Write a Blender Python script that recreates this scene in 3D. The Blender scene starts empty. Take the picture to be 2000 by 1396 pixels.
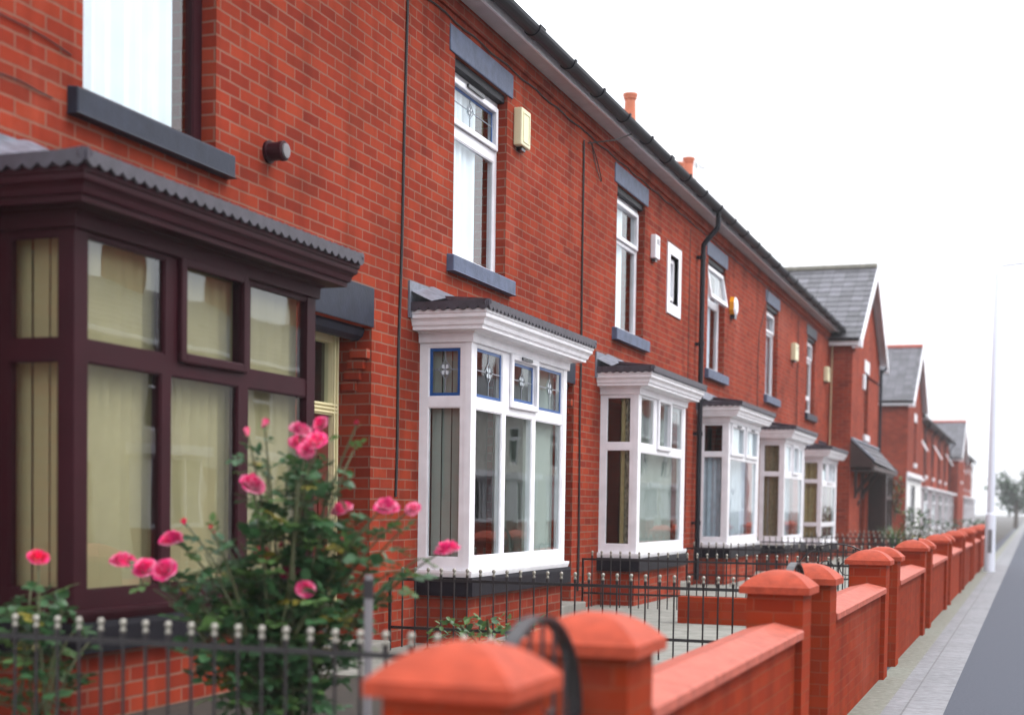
import bpy, bmesh, math, random
from mathutils import Vector, Matrix
R = math.radians
SC = bpy.context.scene
COL = SC.collection
random.seed(7)

# ------------------------------------------------------------------ camera, sky, sun, exposure
YAW, PITCH, ROLL, HCAM = 0.3431, -0.0388, 0.0149, 1.55
cam_d = bpy.data.cameras.new("camera")
cam = bpy.data.objects.new("camera", cam_d)
COL.objects.link(cam)
_r = Vector((math.cos(YAW), math.sin(YAW), 0))
_f0 = Vector((-math.sin(YAW), math.cos(YAW), 0))
_z = Vector((0, 0, 1))
_f = _f0 * math.cos(PITCH) + _z * math.sin(PITCH)
_u = _z * math.cos(PITCH) - _f0 * math.sin(PITCH)
ex = _r * math.cos(ROLL) + _u * math.sin(ROLL)
ey = -_r * math.sin(ROLL) + _u * math.cos(ROLL)
cam.matrix_world = Matrix(((ex.x, ey.x, -_f.x, 0), (ex.y, ey.y, -_f.y, 0), (ex.z, ey.z, -_f.z, HCAM), (0, 0, 0, 1)))
cam_d.sensor_fit = 'HORIZONTAL'
cam_d.sensor_width = 36
cam_d.lens = 2838.03 / 2000 * 36
cam_d.shift_y = (1096.16 - 698) / 2000
cam_d.clip_end = 2000
cam_d.dof.use_dof = True
cam_d.dof.focus_distance = 12.5
cam_d.dof.aperture_fstop = 51.1 / 40.0
SC.camera = cam

SUN_EL, SUN_ROT = R(52), R(72)
world = bpy.data.worlds.new("World")
SC.world = world
world.use_nodes = True
nt = world.node_tree
bg = nt.nodes["Background"]
sky = nt.nodes.new("ShaderNodeTexSky")
sky.sky_type = 'NISHITA'
sky.sun_disc = False
sky.sun_elevation = SUN_EL
sky.sun_rotation = SUN_ROT
sky.air_density = 1.0
sky.dust_density = 4.0
sky.ozone_density = 1.0
hs = nt.nodes.new("ShaderNodeHueSaturation")          # cloud cover takes most of the blue out of the sky
hs.inputs['Saturation'].default_value = 0.22
nt.links.new(sky.outputs[0], hs.inputs['Color'])
mxw = nt.nodes.new("ShaderNodeMix"); mxw.data_type = 'RGBA'       # overcast layer, three times brighter overhead than at the horizon
mxw.inputs[0].default_value = 0.85
tcw = nt.nodes.new("ShaderNodeTexCoord"); spw = nt.nodes.new("ShaderNodeSeparateXYZ"); nt.links.new(tcw.outputs['Generated'], spw.inputs[0])
mrw = nt.nodes.new("ShaderNodeMapRange"); mrw.inputs[1].default_value = 0; mrw.inputs[2].default_value = 1
mrw.inputs[3].default_value = 6.2; mrw.inputs[4].default_value = 15.5; nt.links.new(spw.outputs['Z'], mrw.inputs[0])
vmw = nt.nodes.new("ShaderNodeVectorMath"); vmw.operation = 'SCALE'; vmw.inputs[0].default_value = (.96, .985, 1.04); nt.links.new(mrw.outputs[0], vmw.inputs['Scale'])
nt.links.new(vmw.outputs[0], mxw.inputs[7])
nt.links.new(hs.outputs[0], mxw.inputs[6])
nt.links.new(mxw.outputs[2], bg.inputs['Color'])
bg.inputs['Strength'].default_value = 0.15

sun_d = bpy.data.lights.new("sun", 'SUN')
sun_d.energy = 1.2
sun_d.angle = R(25)
sun_d.color = (1.0, 0.96, 0.9)
sun = bpy.data.objects.new("sun", sun_d)
COL.objects.link(sun)
_sd = Vector((math.sin(SUN_ROT) * math.cos(SUN_EL), math.cos(SUN_ROT) * math.cos(SUN_EL), math.sin(SUN_EL)))
sun.rotation_euler = _sd.to_track_quat('Z', 'Y').to_euler()
sun.location = (6, -5, 14)

SC.view_settings.view_transform = 'Standard'
SC.view_settings.look = 'None'
SC.view_settings.gamma = 1
SC.view_settings.exposure = 0.68

# ------------------------------------------------------------------ materials
def new_mat(name):
    m = bpy.data.materials.new(name)
    m.use_nodes = True
    n = m.node_tree
    return m, n, n.nodes["Principled BSDF"], n.links

def mat(name, col, rough=0.6, spec=0.5, metal=0.0, var=0.0, vscale=6.0, bump=0.0, bscale=60.0, coat=0.0):
    m, n, b, L = new_mat(name)
    b.inputs['Base Color'].default_value = (*col, 1)
    b.inputs['Roughness'].default_value = rough
    b.inputs['Specular IOR Level'].default_value = spec
    b.inputs['Metallic'].default_value = metal
    b.inputs['Coat Weight'].default_value = coat
    if var or bump:
        g = n.nodes.new("ShaderNodeNewGeometry")
    if var:
        t = n.nodes.new("ShaderNodeTexNoise"); t.inputs['Scale'].default_value = vscale; t.inputs['Detail'].default_value = 6
        L.new(g.outputs['Position'], t.inputs['Vector'])
        mr = n.nodes.new("ShaderNodeMapRange")
        mr.inputs[1].default_value = .3; mr.inputs[2].default_value = .7
        mr.inputs[3].default_value = 1 - var; mr.inputs[4].default_value = 1 + var * .6
        L.new(t.outputs[0], mr.inputs[0])
        mx = n.nodes.new("ShaderNodeMix"); mx.data_type = 'RGBA'; mx.blend_type = 'MULTIPLY'; mx.inputs[0].default_value = 1
        mx.inputs[6].default_value = (*col, 1)
        L.new(mr.outputs[0], mx.inputs[7]); L.new(mx.outputs[2], b.inputs['Base Color'])
    if bump:
        t2 = n.nodes.new("ShaderNodeTexNoise"); t2.inputs['Scale'].default_value = bscale; t2.inputs['Detail'].default_value = 5
        L.new(g.outputs['Position'], t2.inputs['Vector'])
        bp = n.nodes.new("ShaderNodeBump"); bp.inputs['Strength'].default_value = bump; bp.inputs['Distance'].default_value = .01
        L.new(t2.outputs[0], bp.inputs['Height']); L.new(bp.outputs[0], b.inputs['Normal'])
    return m

def brick_mat(name, c1, c2, cd, mortar, bw=.235, rh=.079, ms=.009, rough=.55, bump=.5, dirt=.22):
    m, n, b, L = new_mat(name)
    N = n.nodes.new
    g = N("ShaderNodeNewGeometry")
    sp = N("ShaderNodeSeparateXYZ"); L.new(g.outputs['Position'], sp.inputs[0])
    sn = N("ShaderNodeSeparateXYZ"); L.new(g.outputs['True Normal'], sn.inputs[0])
    ab = N("ShaderNodeMath"); ab.operation = 'ABSOLUTE'; L.new(sn.outputs['X'], ab.inputs[0])
    gt = N("ShaderNodeMath"); gt.operation = 'GREATER_THAN'; gt.inputs[1].default_value = .6; L.new(ab.outputs[0], gt.inputs[0])
    mu = N("ShaderNodeMix"); mu.data_type = 'FLOAT'
    L.new(gt.outputs[0], mu.inputs[0]); L.new(sp.outputs['X'], mu.inputs[2]); L.new(sp.outputs['Y'], mu.inputs[3])
    nw = N("ShaderNodeTexNoise"); nw.inputs['Scale'].default_value = 9; L.new(g.outputs['Position'], nw.inputs['Vector'])
    wob = N("ShaderNodeMapRange"); wob.inputs[3].default_value = -.005; wob.inputs[4].default_value = .005; L.new(nw.outputs[0], wob.inputs[0])
    zz = N("ShaderNodeMath"); zz.operation = 'ADD'; L.new(sp.outputs['Z'], zz.inputs[0]); L.new(wob.outputs[0], zz.inputs[1])
    cv = N("ShaderNodeCombineXYZ"); L.new(mu.outputs[0], cv.inputs['X']); L.new(zz.outputs[0], cv.inputs['Y'])
    def tex(a, c, mo, off):
        t = N("ShaderNodeTexBrick")
        t.inputs['Color1'].default_value = (*a, 1); t.inputs['Color2'].default_value = (*c, 1); t.inputs['Mortar'].default_value = (*mo, 1)
        t.inputs['Scale'].default_value = 1; t.inputs['Mortar Size'].default_value = ms; t.inputs['Mortar Smooth'].default_value = .25
        t.inputs['Bias'].default_value = off; t.inputs['Brick Width'].default_value = bw; t.inputs['Row Height'].default_value = rh
        t.offset = .5; t.squash = 1
        L.new(cv.outputs[0], t.inputs['Vector'])
        return t
    t1 = tex(c1, c2, mortar, 0)
    # brick by brick noise for odd darker and paler bricks
    fl = N("ShaderNodeTexBrick")
    fl.inputs['Color1'].default_value = (0, 0, 0, 1); fl.inputs['Color2'].default_value = (1, 1, 1, 1); fl.inputs['Mortar'].default_value = (.5, .5, .5, 1)
    fl.inputs['Scale'].default_value = 1; fl.inputs['Mortar Size'].default_value = ms; fl.inputs['Brick Width'].default_value = bw; fl.inputs['Row Height'].default_value = rh
    sh = N("ShaderNodeVectorMath"); sh.operation = 'ADD'; sh.inputs[1].default_value = (bw * 40, rh * 62, 0)
    L.new(cv.outputs[0], sh.inputs[0]); L.new(sh.outputs[0], fl.inputs['Vector'])
    mr0 = N("ShaderNodeMapRange"); mr0.inputs[1].default_value = .62; mr0.inputs[2].default_value = 1; mr0.inputs[4].default_value = .45
    L.new(fl.outputs['Color'], mr0.inputs[0])
    mxd = N("ShaderNodeMix"); mxd.data_type = 'RGBA'; mxd.inputs[7].default_value = (*cd, 1)
    notm = N("ShaderNodeMath"); notm.operation = 'SUBTRACT'; notm.inputs[0].default_value = 1; L.new(t1.outputs['Fac'], notm.inputs[1])
    fm = N("ShaderNodeMath"); fm.operation = 'MULTIPLY'; L.new(mr0.outputs[0], fm.inputs[0]); L.new(notm.outputs[0], fm.inputs[1])
    L.new(fm.outputs[0], mxd.inputs[0]); L.new(t1.outputs['Color'], mxd.inputs[6])
    nl = N("ShaderNodeTexNoise"); nl.inputs['Scale'].default_value = 1.1; nl.inputs['Detail'].default_value = 8; nl.inputs['Roughness'].default_value = .65
    L.new(g.outputs['Position'], nl.inputs['Vector'])
    mr = N("ShaderNodeMapRange"); mr.inputs[1].default_value = .3; mr.inputs[2].default_value = .7
    mr.inputs[3].default_value = 1 - dirt; mr.inputs[4].default_value = 1 + dirt * .5; L.new(nl.outputs[0], mr.inputs[0])
    mx = N("ShaderNodeMix"); mx.data_type = 'RGBA'; mx.blend_type = 'MULTIPLY'; mx.inputs[0].default_value = 1
    L.new(mxd.outputs[2], mx.inputs[6]); L.new(mr.outputs[0], mx.inputs[7])
    oi = N("ShaderNodeObjectInfo"); mo = N("ShaderNodeMapRange"); mo.inputs[3].default_value = .84; mo.inputs[4].default_value = 1.14; L.new(oi.outputs['Random'], mo.inputs[0])
    mx2 = N("ShaderNodeMix"); mx2.data_type = 'RGBA'; mx2.blend_type = 'MULTIPLY'; mx2.inputs[0].default_value = 1
    L.new(mx.outputs[2], mx2.inputs[6]); L.new(mo.outputs[0], mx2.inputs[7])
    mpg = N("ShaderNodeMapping"); mpg.inputs['Scale'].default_value = (3.2, 3.2, .22); L.new(g.outputs['Position'], mpg.inputs['Vector'])
    nst = N("ShaderNodeTexNoise"); nst.inputs['Scale'].default_value = 1.0; nst.inputs['Detail'].default_value = 5; L.new(mpg.outputs[0], nst.inputs['Vector'])
    mst = N("ShaderNodeMapRange"); mst.inputs[1].default_value = .5; mst.inputs[2].default_value = .72; mst.inputs[3].default_value = 1; mst.inputs[4].default_value = .70; L.new(nst.outputs[0], mst.inputs[0])
    mom = N("ShaderNodeMath"); mom.operation = 'MULTIPLY'; L.new(mo.outputs[0], mom.inputs[0]); L.new(mst.outputs[0], mom.inputs[1])
    L.new(mom.outputs[0], mx2.inputs[7])
    # weathering: lime bloom and soot in irregular patches
    npz = N("ShaderNodeTexNoise"); npz.inputs['Scale'].default_value = .55; npz.inputs['Detail'].default_value = 9; npz.inputs['Roughness'].default_value = .7
    L.new(g.outputs['Position'], npz.inputs['Vector'])
    mp = N("ShaderNodeMapRange"); mp.inputs[1].default_value = .56; mp.inputs[2].default_value = .75; mp.inputs[4].default_value = .22; L.new(npz.outputs[0], mp.inputs[0])
    mx3 = N("ShaderNodeMix"); mx3.data_type = 'RGBA'; mx3.inputs[7].default_value = (.34, .15, .11, 1)
    L.new(mp.outputs[0], mx3.inputs[0]); L.new(mx2.outputs[2], mx3.inputs[6])
    L.new(mx3.outputs[2], b.inputs['Base Color'])
    b.inputs['Roughness'].default_value = rough
    b.inputs['Specular IOR Level'].default_value = .04
    nf = N("ShaderNodeTexNoise"); nf.inputs['Scale'].default_value = 90; nf.inputs['Detail'].default_value = 4; L.new(g.outputs['Position'], nf.inputs['Vector'])
    h1 = N("ShaderNodeMath"); h1.operation = 'MULTIPLY'; h1.inputs[1].default_value = .25; L.new(nf.outputs[0], h1.inputs[0])
    h2 = N("ShaderNodeMath"); h2.operation = 'ADD'; L.new(h1.outputs[0], h2.inputs[0]); L.new(notm.outputs[0], h2.inputs[1])
    bp = N("ShaderNodeBump"); bp.inputs['Strength'].default_value = bump; bp.inputs['Distance'].default_value = .006
    L.new(h2.outputs[0], bp.inputs['Height']); L.new(bp.outputs[0], b.inputs['Normal'])
    return m

def glass_mat(name, ior=1.75, tint=(.86, .92, .92), rough=0.0):
    m = bpy.data.materials.new(name); m.use_nodes = True
    n = m.node_tree; n.nodes.clear(); N = n.nodes.new; L = n.links
    out = N("ShaderNodeOutputMaterial"); mx = N("ShaderNodeMixShader")
    fr = N("ShaderNodeFresnel"); fr.inputs['IOR'].default_value = ior
    tr = N("ShaderNodeBsdfTransparent"); tr.inputs[0].default_value = (*tint, 1)
    gl = N("ShaderNodeBsdfGlossy"); gl.inputs['Roughness'].default_value = rough; gl.inputs[0].default_value = (.97, 1, 1, 1)
    # slight waviness of real panes
    g = N("ShaderNodeNewGeometry")
    mi = N("ShaderNodeMix"); mi.data_type = 'FLOAT'; mi.inputs[2].default_value = ior; mi.inputs[3].default_value = 1 / ior   # same reflectance from both sides of the pane
    L.new(g.outputs['Backfacing'], mi.inputs[0]); L.new(mi.outputs[0], fr.inputs['IOR'])
    t = N("ShaderNodeTexNoise"); t.inputs['Scale'].default_value = 1.6; L.new(g.outputs['Position'], t.inputs['Vector'])
    bp = N("ShaderNodeBump"); bp.inputs['Strength'].default_value = .06; bp.inputs['Distance'].default_value = .02
    L.new(t.outputs[0], bp.inputs['Height']); L.new(bp.outputs[0], gl.inputs['Normal'])
    L.new(fr.outputs[0], mx.inputs[0]); L.new(tr.outputs[0], mx.inputs[1]); L.new(gl.outputs[0], mx.inputs[2]); L.new(mx.outputs[0], out.inputs[0])
    return m

def slate_mat(name, col, bw=.3, rh=.2):
    m, n, b, L = new_mat(name); N = n.nodes.new
    tc = N("ShaderNodeUVMap")
    t = N("ShaderNodeTexBrick")
    t.inputs['Color1'].default_value = (*[c * .6 for c in col], 1); t.inputs['Color2'].default_value = (*[c * 1.7 for c in col], 1)
    t.inputs['Mortar'].default_value = (*[c * .25 for c in col], 1)
    t.inputs['Scale'].default_value = 1; t.inputs['Mortar Size'].default_value = .010; t.inputs['Brick Width'].default_value = bw; t.inputs['Row Height'].default_value = rh
    L.new(tc.outputs[0], t.inputs['Vector'])
    no = N("ShaderNodeTexNoise"); no.inputs['Scale'].default_value = 7; no.inputs['Detail'].default_value = 7
    L.new(tc.outputs[0], no.inputs['Vector'])
    mr = N("ShaderNodeMapRange"); mr.inputs[1].default_value = .3; mr.inputs[2].default_value = .7; mr.inputs[3].default_value = .65; mr.inputs[4].default_value = 1.25
    L.new(no.outputs[0], mr.inputs[0])
    mx = N("ShaderNodeMix"); mx.data_type = 'RGBA'; mx.blend_type = 'MULTIPLY'; mx.inputs[0].default_value = 1
    L.new(t.outputs[0], mx.inputs[6]); L.new(mr.outputs[0], mx.inputs[7]); L.new(mx.outputs[2], b.inputs['Base Color'])
    b.inputs['Roughness'].default_value = .5
    bp = N("ShaderNodeBump"); bp.inputs['Strength'].default_value = .6; bp.inputs['Distance'].default_value = .01
    L.new(t.outputs['Fac'], bp.inputs['Height']); bp.invert = True; L.new(bp.outputs[0], b.inputs['Normal'])
    return m

def leaf_mat(name, col, trans=.35):
    m, n, b, L = new_mat(name); N = n.nodes.new
    g = N("ShaderNodeNewGeometry"); t = N("ShaderNodeTexNoise"); t.inputs['Scale'].default_value = 14
    L.new(g.outputs['Position'], t.inputs['Vector'])
    mr = N("ShaderNodeMapRange"); mr.inputs[1].default_value = .3; mr.inputs[2].default_value = .7; mr.inputs[3].default_value = .6; mr.inputs[4].default_value = 1.35
    L.new(t.outputs[0], mr.inputs[0])
    mx = N("ShaderNodeMix"); mx.data_type = 'RGBA'; mx.blend_type = 'MULTIPLY'; mx.inputs[0].default_value = 1; mx.inputs[6].default_value = (*col, 1)
    L.new(mr.outputs[0], mx.inputs[7]); L.new(mx.outputs[2], b.inputs['Base Color'])
    b.inputs['Roughness'].default_value = .42
    tl = N("ShaderNodeBsdfTranslucent"); L.new(mx.outputs[2], tl.inputs[0])
    ms = N("ShaderNodeMixShader"); ms.inputs[0].default_value = trans
    out = n.nodes["Material Output"]
    L.new(b.outputs[0], ms.inputs[1]); L.new(tl.outputs[0], ms.inputs[2]); L.new(ms.outputs[0], out.inputs[0])
    return m

M = {}
M['brick'] = brick_mat("red_brick", (.25, .031, .016), (.325, .049, .022), (.12, .018, .013), (.25, .115, .082), ms=.007, rough=.8, dirt=.3)
M['brick_pier'] = brick_mat("pier_brick", (.225, .023, .006), (.27, .032, .008), (.17, .018, .006), (.22, .045, .02), ms=.006, bump=.3, dirt=.15, rough=.7)
M['cap'] = mat("terracotta_paint", (.34, .052, .024), .6, .15, var=.24, vscale=17, bump=.3, bscale=70)
M['coping'] = mat("pink_coping", (.38, .092, .062), .6, .2, var=.28, vscale=13, bump=.3)
M['stone'] = mat("painted_stone", (.080, .10, .165), .5, .3, var=.28, vscale=9, bump=.25, bscale=45)
M['stone_dark'] = mat("dark_painted_stone", (.020, .024, .040), .45, .2, var=.25, vscale=9, bump=.15, bscale=45)
M['black_stone'] = mat("black_painted_stone", (.010, .009, .014), .5, .15, var=.3, vscale=7, bump=.15, bscale=40)
M['white'] = mat("white_upvc", (.81, .80, .84), .3, var=.09, vscale=7)
M['white_old'] = mat("weathered_white", (.70, .67, .70), .4, var=.10, vscale=6)
M['brown'] = mat("brown_upvc", (.030, .005, .009), .5, .12, var=.15, vscale=5)
M['tile'] = mat("bay_tile", (.045, .038, .052), .5, var=.3, vscale=12, bump=.3, bscale=70)
M['lead'] = mat("lead_sheet", (.15, .16, .20), .45, var=.35, vscale=14, bump=.3, bscale=25)
M['slate'] = slate_mat("slate", (.062, .060, .072))
M['ridge'] = mat("grey_ridge_tile", (.17, .16, .13), .8, var=.3, vscale=8)
M['ridge_red'] = mat("red_ridge_tile", (.38, .09, .06), .8, var=.2, vscale=8)
M['glass'] = glass_mat("window_glass", 1.8)
M['glass_up'] = glass_mat("upper_window_glass", 1.7, (.93, .97, .98))
M['glass_obsc'] = mat("frosted_glass", (.16, .165, .155), .3, var=.15)
M['cream'] = mat("cream_paint", (.70, .63, .38), .4, var=.06)
M['cream_box'] = mat("cream_plastic", (.74, .69, .45), .4)
M['white_box'] = mat("white_plastic", (.78, .78, .82), .35)
M['yellow_box'] = mat("orange_yellow_plastic", (.80, .34, .01), .35)
M['grey_plastic'] = mat("grey_plastic", (.16, .15, .16), .5)
M['black_plastic'] = mat("black_plastic", (.012, .012, .017), .25)
M['gutter'] = mat("black_gutter", (.010, .010, .016), .45, .25)
M['soffit'] = mat("soffit_board", (.50, .47, .49), .5, var=.1)
M['cable'] = mat("black_cable", (.012, .009, .01), .5)
M['door_red'] = mat("dark_red_door", (.12, .018, .016), .35)
M['interior'] = mat("room_wall", (.12, .115, .105), .9)
M['blind_cream'] = mat("cream_blind", (.40, .325, .17), .85, var=.06)
M['blind_grey'] = mat("pale_blind", (.36, .40, .36), .8, var=.05)
M['net'] = mat("net_curtain", (.76, .81, .85), .9, var=.05)
M['curtain_tan'] = mat("tan_curtain", (.42, .33, .16), .9, var=.2, vscale=12)
M['curtain_lace'] = mat("lace_curtain", (.36, .32, .24), .9, var=.6, vscale=22)
M['curtain_blue'] = mat("pale_blue_curtain", (.50, .55, .62), .9, var=.15, vscale=10)
M['curtain_brown'] = mat("brown_patterned_curtain", (.24, .19, .11), .9, var=.35, vscale=25)
M['lead_blue'] = mat("blue_leaded_glass", (.008, .075, .26), .3)
M['lead_line'] = mat("lead_came", (.22, .24, .28), .4)
M['bevel_glass'] = mat("bevelled_glass", (.62, .68, .72), .1)
M['iron'] = mat("black_iron", (.014, .011, .013), .4)
M['silver'] = mat("silver_paint", (.26, .245, .21), .35, metal=.35)
M['steel'] = mat("galvanised_steel", (.78, .81, .90), .45, metal=.2)
M['clay'] = mat("clay_pot", (.55, .16, .08), .75, var=.12)
M['concrete'] = mat("concrete_paving", (.20, .19, .17), .85, var=.2, vscale=5, bump=.2)
M['timber'] = mat("dark_stained_timber", (.035, .012, .010), .45, var=.2)
M['leaf_a'] = leaf_mat("rose_leaf", (.040, .105, .040), .3)
M['leaf_b'] = leaf_mat("young_rose_leaf", (.09, .17, .05), .35)
M['leaf_y'] = leaf_mat("yellowing_leaf", (.24, .20, .03), .35)
M['leaf_t'] = leaf_mat("tree_leaf", (.035, .055, .03), .25)
M['stem'] = mat("rose_stem", (.07, .075, .03), .6)
M['bark'] = mat("bark", (.08, .06, .045), .9, var=.3, bump=.5)
M['rose'] = leaf_mat("rose_petal", (.80, .036, .21), .4)
M['rose_pale'] = leaf_mat("pale_rose_petal", (.80, .22, .36), .35)
M['rose_red'] = leaf_mat("red_rosebud", (.62, .02, .06), .3)
M['render_pale'] = mat("pale_render", (.50, .47, .42), .8, var=.15)
M['render_white'] = mat("white_render", (.78, .77, .76), .8, var=.06)

def ground_mat(name, c1, c2, scale, bump=.3, slab=False):
    m, n, b, L = new_mat(name); N = n.nodes.new
    g = N("ShaderNodeNewGeometry"); t = N("ShaderNodeTexNoise"); t.inputs['Scale'].default_value = scale; t.inputs['Detail'].default_value = 8; t.inputs['Roughness'].default_value = .7
    L.new(g.outputs['Position'], t.inputs['Vector'])
    cr = N("ShaderNodeValToRGB"); cr.color_ramp.elements[0].position = .35; cr.color_ramp.elements[1].position = .65
    cr.color_ramp.elements[0].color = (*c1, 1); cr.color_ramp.elements[1].color = (*c2, 1)
    L.new(t.outputs[0], cr.inputs[0]); L.new(cr.outputs[0], b.inputs['Base Color'])
    if slab:                                                # flags laid across the strip, each of its own grey
        bt = N("ShaderNodeTexBrick"); bt.inputs['Color1'].default_value = (.9, .9, .9, 1); bt.inputs['Color2'].default_value = (1.06, 1.06, 1.06, 1); bt.inputs['Mortar'].default_value = (.62, .62, .6, 1)
        bt.inputs['Scale'].default_value = 1; bt.inputs['Mortar Size'].default_value = .008; bt.inputs['Brick Width'].default_value = .9; bt.inputs['Row Height'].default_value = .62; bt.offset = 0
        L.new(g.outputs['Position'], bt.inputs['Vector'])
        mm = N("ShaderNodeMix"); mm.data_type = 'RGBA'; mm.blend_type = 'MULTIPLY'; mm.inputs[0].default_value = 1
        L.new(cr.outputs[0], mm.inputs[6]); L.new(bt.outputs[0], mm.inputs[7]); L.new(mm.outputs[2], b.inputs['Base Color'])
    b.inputs['Roughness'].default_value = .85
    bp = N("ShaderNodeBump"); bp.inputs['Strength'].default_value = bump; bp.inputs['Distance'].default_value = .01
    L.new(t.outputs[0], bp.inputs['Height']); L.new(bp.outputs[0], b.inputs['Normal'])
    return m
M['tarmac'] = ground_mat("tarmac", (.026, .031, .048), (.045, .05, .07), 40)
M['road'] = ground_mat("asphalt", (.04, .042, .05), (.065, .066, .075), 60)
M['strip'] = ground_mat("pale_concrete_strip", (.13, .13, .14), (.21, .21, .225), 9, slab=True)
M['moss'] = ground_mat("mossy_edge", (.11, .115, .085), (.20, .20, .175), 14)
M['garden'] = ground_mat("garden_paving", (.15, .15, .13), (.25, .245, .22), 6)
M['soil'] = ground_mat("garden_soil", (.016, .012, .009), (.035, .026, .018), 18)

# ------------------------------------------------------------------ mesh helpers
class MB:
    def __init__(s): s.v = []; s.f = []; s.m = []; s.uv = {}
    def face(s, pts, m=0, uv=None):
        i = len(s.v); s.v += [tuple(p) for p in pts]; s.f.append(tuple(range(i, i + len(pts)))); s.m.append(m)
        if uv: s.uv[len(s.f) - 1] = uv
    def box(s, x0, x1, y0, y1, z0, z1, m=0):
        if x0 > x1: x0, x1 = x1, x0
        if y0 > y1: y0, y1 = y1, y0
        if z0 > z1: z0, z1 = z1, z0
        i = len(s.v)
        s.v += [(x0, y0, z0), (x1, y0, z0), (x1, y1, z0), (x0, y1, z0), (x0, y0, z1), (x1, y0, z1), (x1, y1, z1), (x0, y1, z1)]
        for q in ((0, 3, 2, 1), (4, 5, 6, 7), (0, 1, 5, 4), (1, 2, 6, 5), (2, 3, 7, 6), (3, 0, 4, 7)):
            s.f.append(tuple(i + k for k in q)); s.m.append(m)
        return s
    def grid(s, rows, m=0, closed=False):
        i = len(s.v); nr = len(rows); nc = len(rows[0])
        for r in rows: s.v += [tuple(p) for p in r]
        for a in range(nr - 1):
            for c in range(nc if closed else nc - 1):
                d = (c + 1) % nc
                s.f.append((i + a * nc + c, i + a * nc + d, i + (a + 1) * nc + d, i + (a + 1) * nc + c)); s.m.append(m)
    def tube(s, pts, r, n=6, m=0, cap=True):
        pts = [Vector(p) for p in pts]; rows = []
        rs = r if isinstance(r, (list, tuple)) else [r] * len(pts)
        ref = None
        for k, p in enumerate(pts):
            t = (pts[min(k + 1, len(pts) - 1)] - pts[max(k - 1, 0)])
            t = t.normalized() if t.length > 1e-9 else Vector((0, 0, 1))
            if ref is None: ref = Vector((0, 0, 1)) if abs(t.z) < .9 else Vector((1, 0, 0))
            a = t.cross(ref); a = a.normalized() if a.length > 1e-6 else t.orthogonal().normalized()
            b = t.cross(a).normalized(); ref = -b if False else ref
            rows.append([p + (a * math.cos(2 * math.pi * j / n) + b * math.sin(2 * math.pi * j / n)) * rs[k] for j in range(n)])
        s.grid(rows, m, True)
        if cap: s.face(rows[0], m); s.face(rows[-1][::-1], m)
    def lathe(s, c, prof, n=12, m=0):
        rows = [[(c[0] + r * math.cos(2 * math.pi * j / n), c[1] + r * math.sin(2 * math.pi * j / n), c[2] + z) for j in range(n)] for r, z in prof]
        s.grid(rows, m, True)
    def build(s, name, mats, parent=None, smooth=False, bevel=0, loc=None):
        me = bpy.data.meshes.new(name)
        me.from_pydata(s.v, [], s.f)
        if not isinstance(mats, (list, tuple)): mats = [mats]
        for k in mats: me.materials.append(M[k] if isinstance(k, str) else k)
        me.polygons.foreach_set('material_index', s.m)
        if s.uv:
            ul = me.uv_layers.new(name="UVMap")
            for fi, uv in s.uv.items():
                for li, c in zip(me.polygons[fi].loop_indices, uv): ul.data[li].uv = c
        if smooth: me.polygons.foreach_set('use_smooth', [True] * len(me.polygons))
        me.update()
        o = bpy.data.objects.new(name, me); COL.objects.link(o)
        if parent is not None: o.parent = parent
        if loc: o.location = loc
        if bevel:
            bm = bmesh.new(); bm.from_mesh(me); bmesh.ops.remove_doubles(bm, verts=bm.verts, dist=1e-5); bm.to_mesh(me); bm.free()
            md = o.modifiers.new("bevel", 'BEVEL'); md.width = bevel; md.segments = 2; md.limit_method = 'ANGLE'; md.angle_limit = R(40)
        return o

def tag(o, label=None, cat=None, group=None, kind=None):
    if label: o['label'] = label
    if cat: o['category'] = cat
    if group: o['group'] = group
    if kind: o['kind'] = kind
    return o

def empty(name, loc, label, cat, group=None):
    o = bpy.data.objects.new(name, None); COL.objects.link(o); o.location = loc
    o.empty_display_size = .2
    return tag(o, label, cat, group)

def holed(mb, F, u0, u1, v0, v1, holes, depth, m=0, mr=None):
    """rectangle u0..u1 x v0..v1 with rectangular holes and reveals; F maps (u,v,w) to a point"""
    mr = m if mr is None else mr
    us = sorted({u0, u1, *[min(max(h[0], u0), u1) for h in holes], *[min(max(h[1], u0), u1) for h in holes]})
    vs = sorted({v0, v1, *[min(max(h[2], v0), v1) for h in holes], *[min(max(h[3], v0), v1) for h in holes]})
    for a, b in zip(us, us[1:]):
        for c, d in zip(vs, vs[1:]):
            cu, cv = (a + b) / 2, (c + d) / 2
            if any(h[0] < cu < h[1] and h[2] < cv < h[3] for h in holes): continue
            mb.face([F(a, c, 0), F(b, c, 0), F(b, d, 0), F(a, d, 0)], m)
    for a, b, c, d in holes:
        mb.face([F(a, c, 0), F(a, d, 0), F(a, d, -depth), F(a, c, -depth)], mr)
        mb.face([F(b, c, 0), F(b, d, 0), F(b, d, -depth), F(b, c, -depth)], mr)
        mb.face([F(a, d, 0), F(b, d, 0), F(b, d, -depth), F(a, d, -depth)], mr)
        if c > v0 + 1e-6: mb.face([F(a, c, 0), F(b, c, 0), F(b, c, -depth), F(a, c, -depth)], mr)

def fbox(mb, F, u0, u1, v0, v1, w0, w1, m=0):
    a, b = F(u0, v0, w0), F(u1, v1, w1)
    mb.box(a[0], b[0], a[1], b[1], a[2], b[2], m)

WX = -4.688                       # the face of the terrace wall
W = 5.1                           # width of one house
BOUND = 10.2                      # boundary between the first two houses seen
GZ = 0.42                         # level of the raised front gardens

def front_F(x): return lambda u, v, w: (x + w, u, v)
def side_F(y): return lambda u, v, w: (u, y - w, v)         # face that looks towards -Y
def side2_F(y): return lambda u, v, w: (u, y + w, v)

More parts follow.
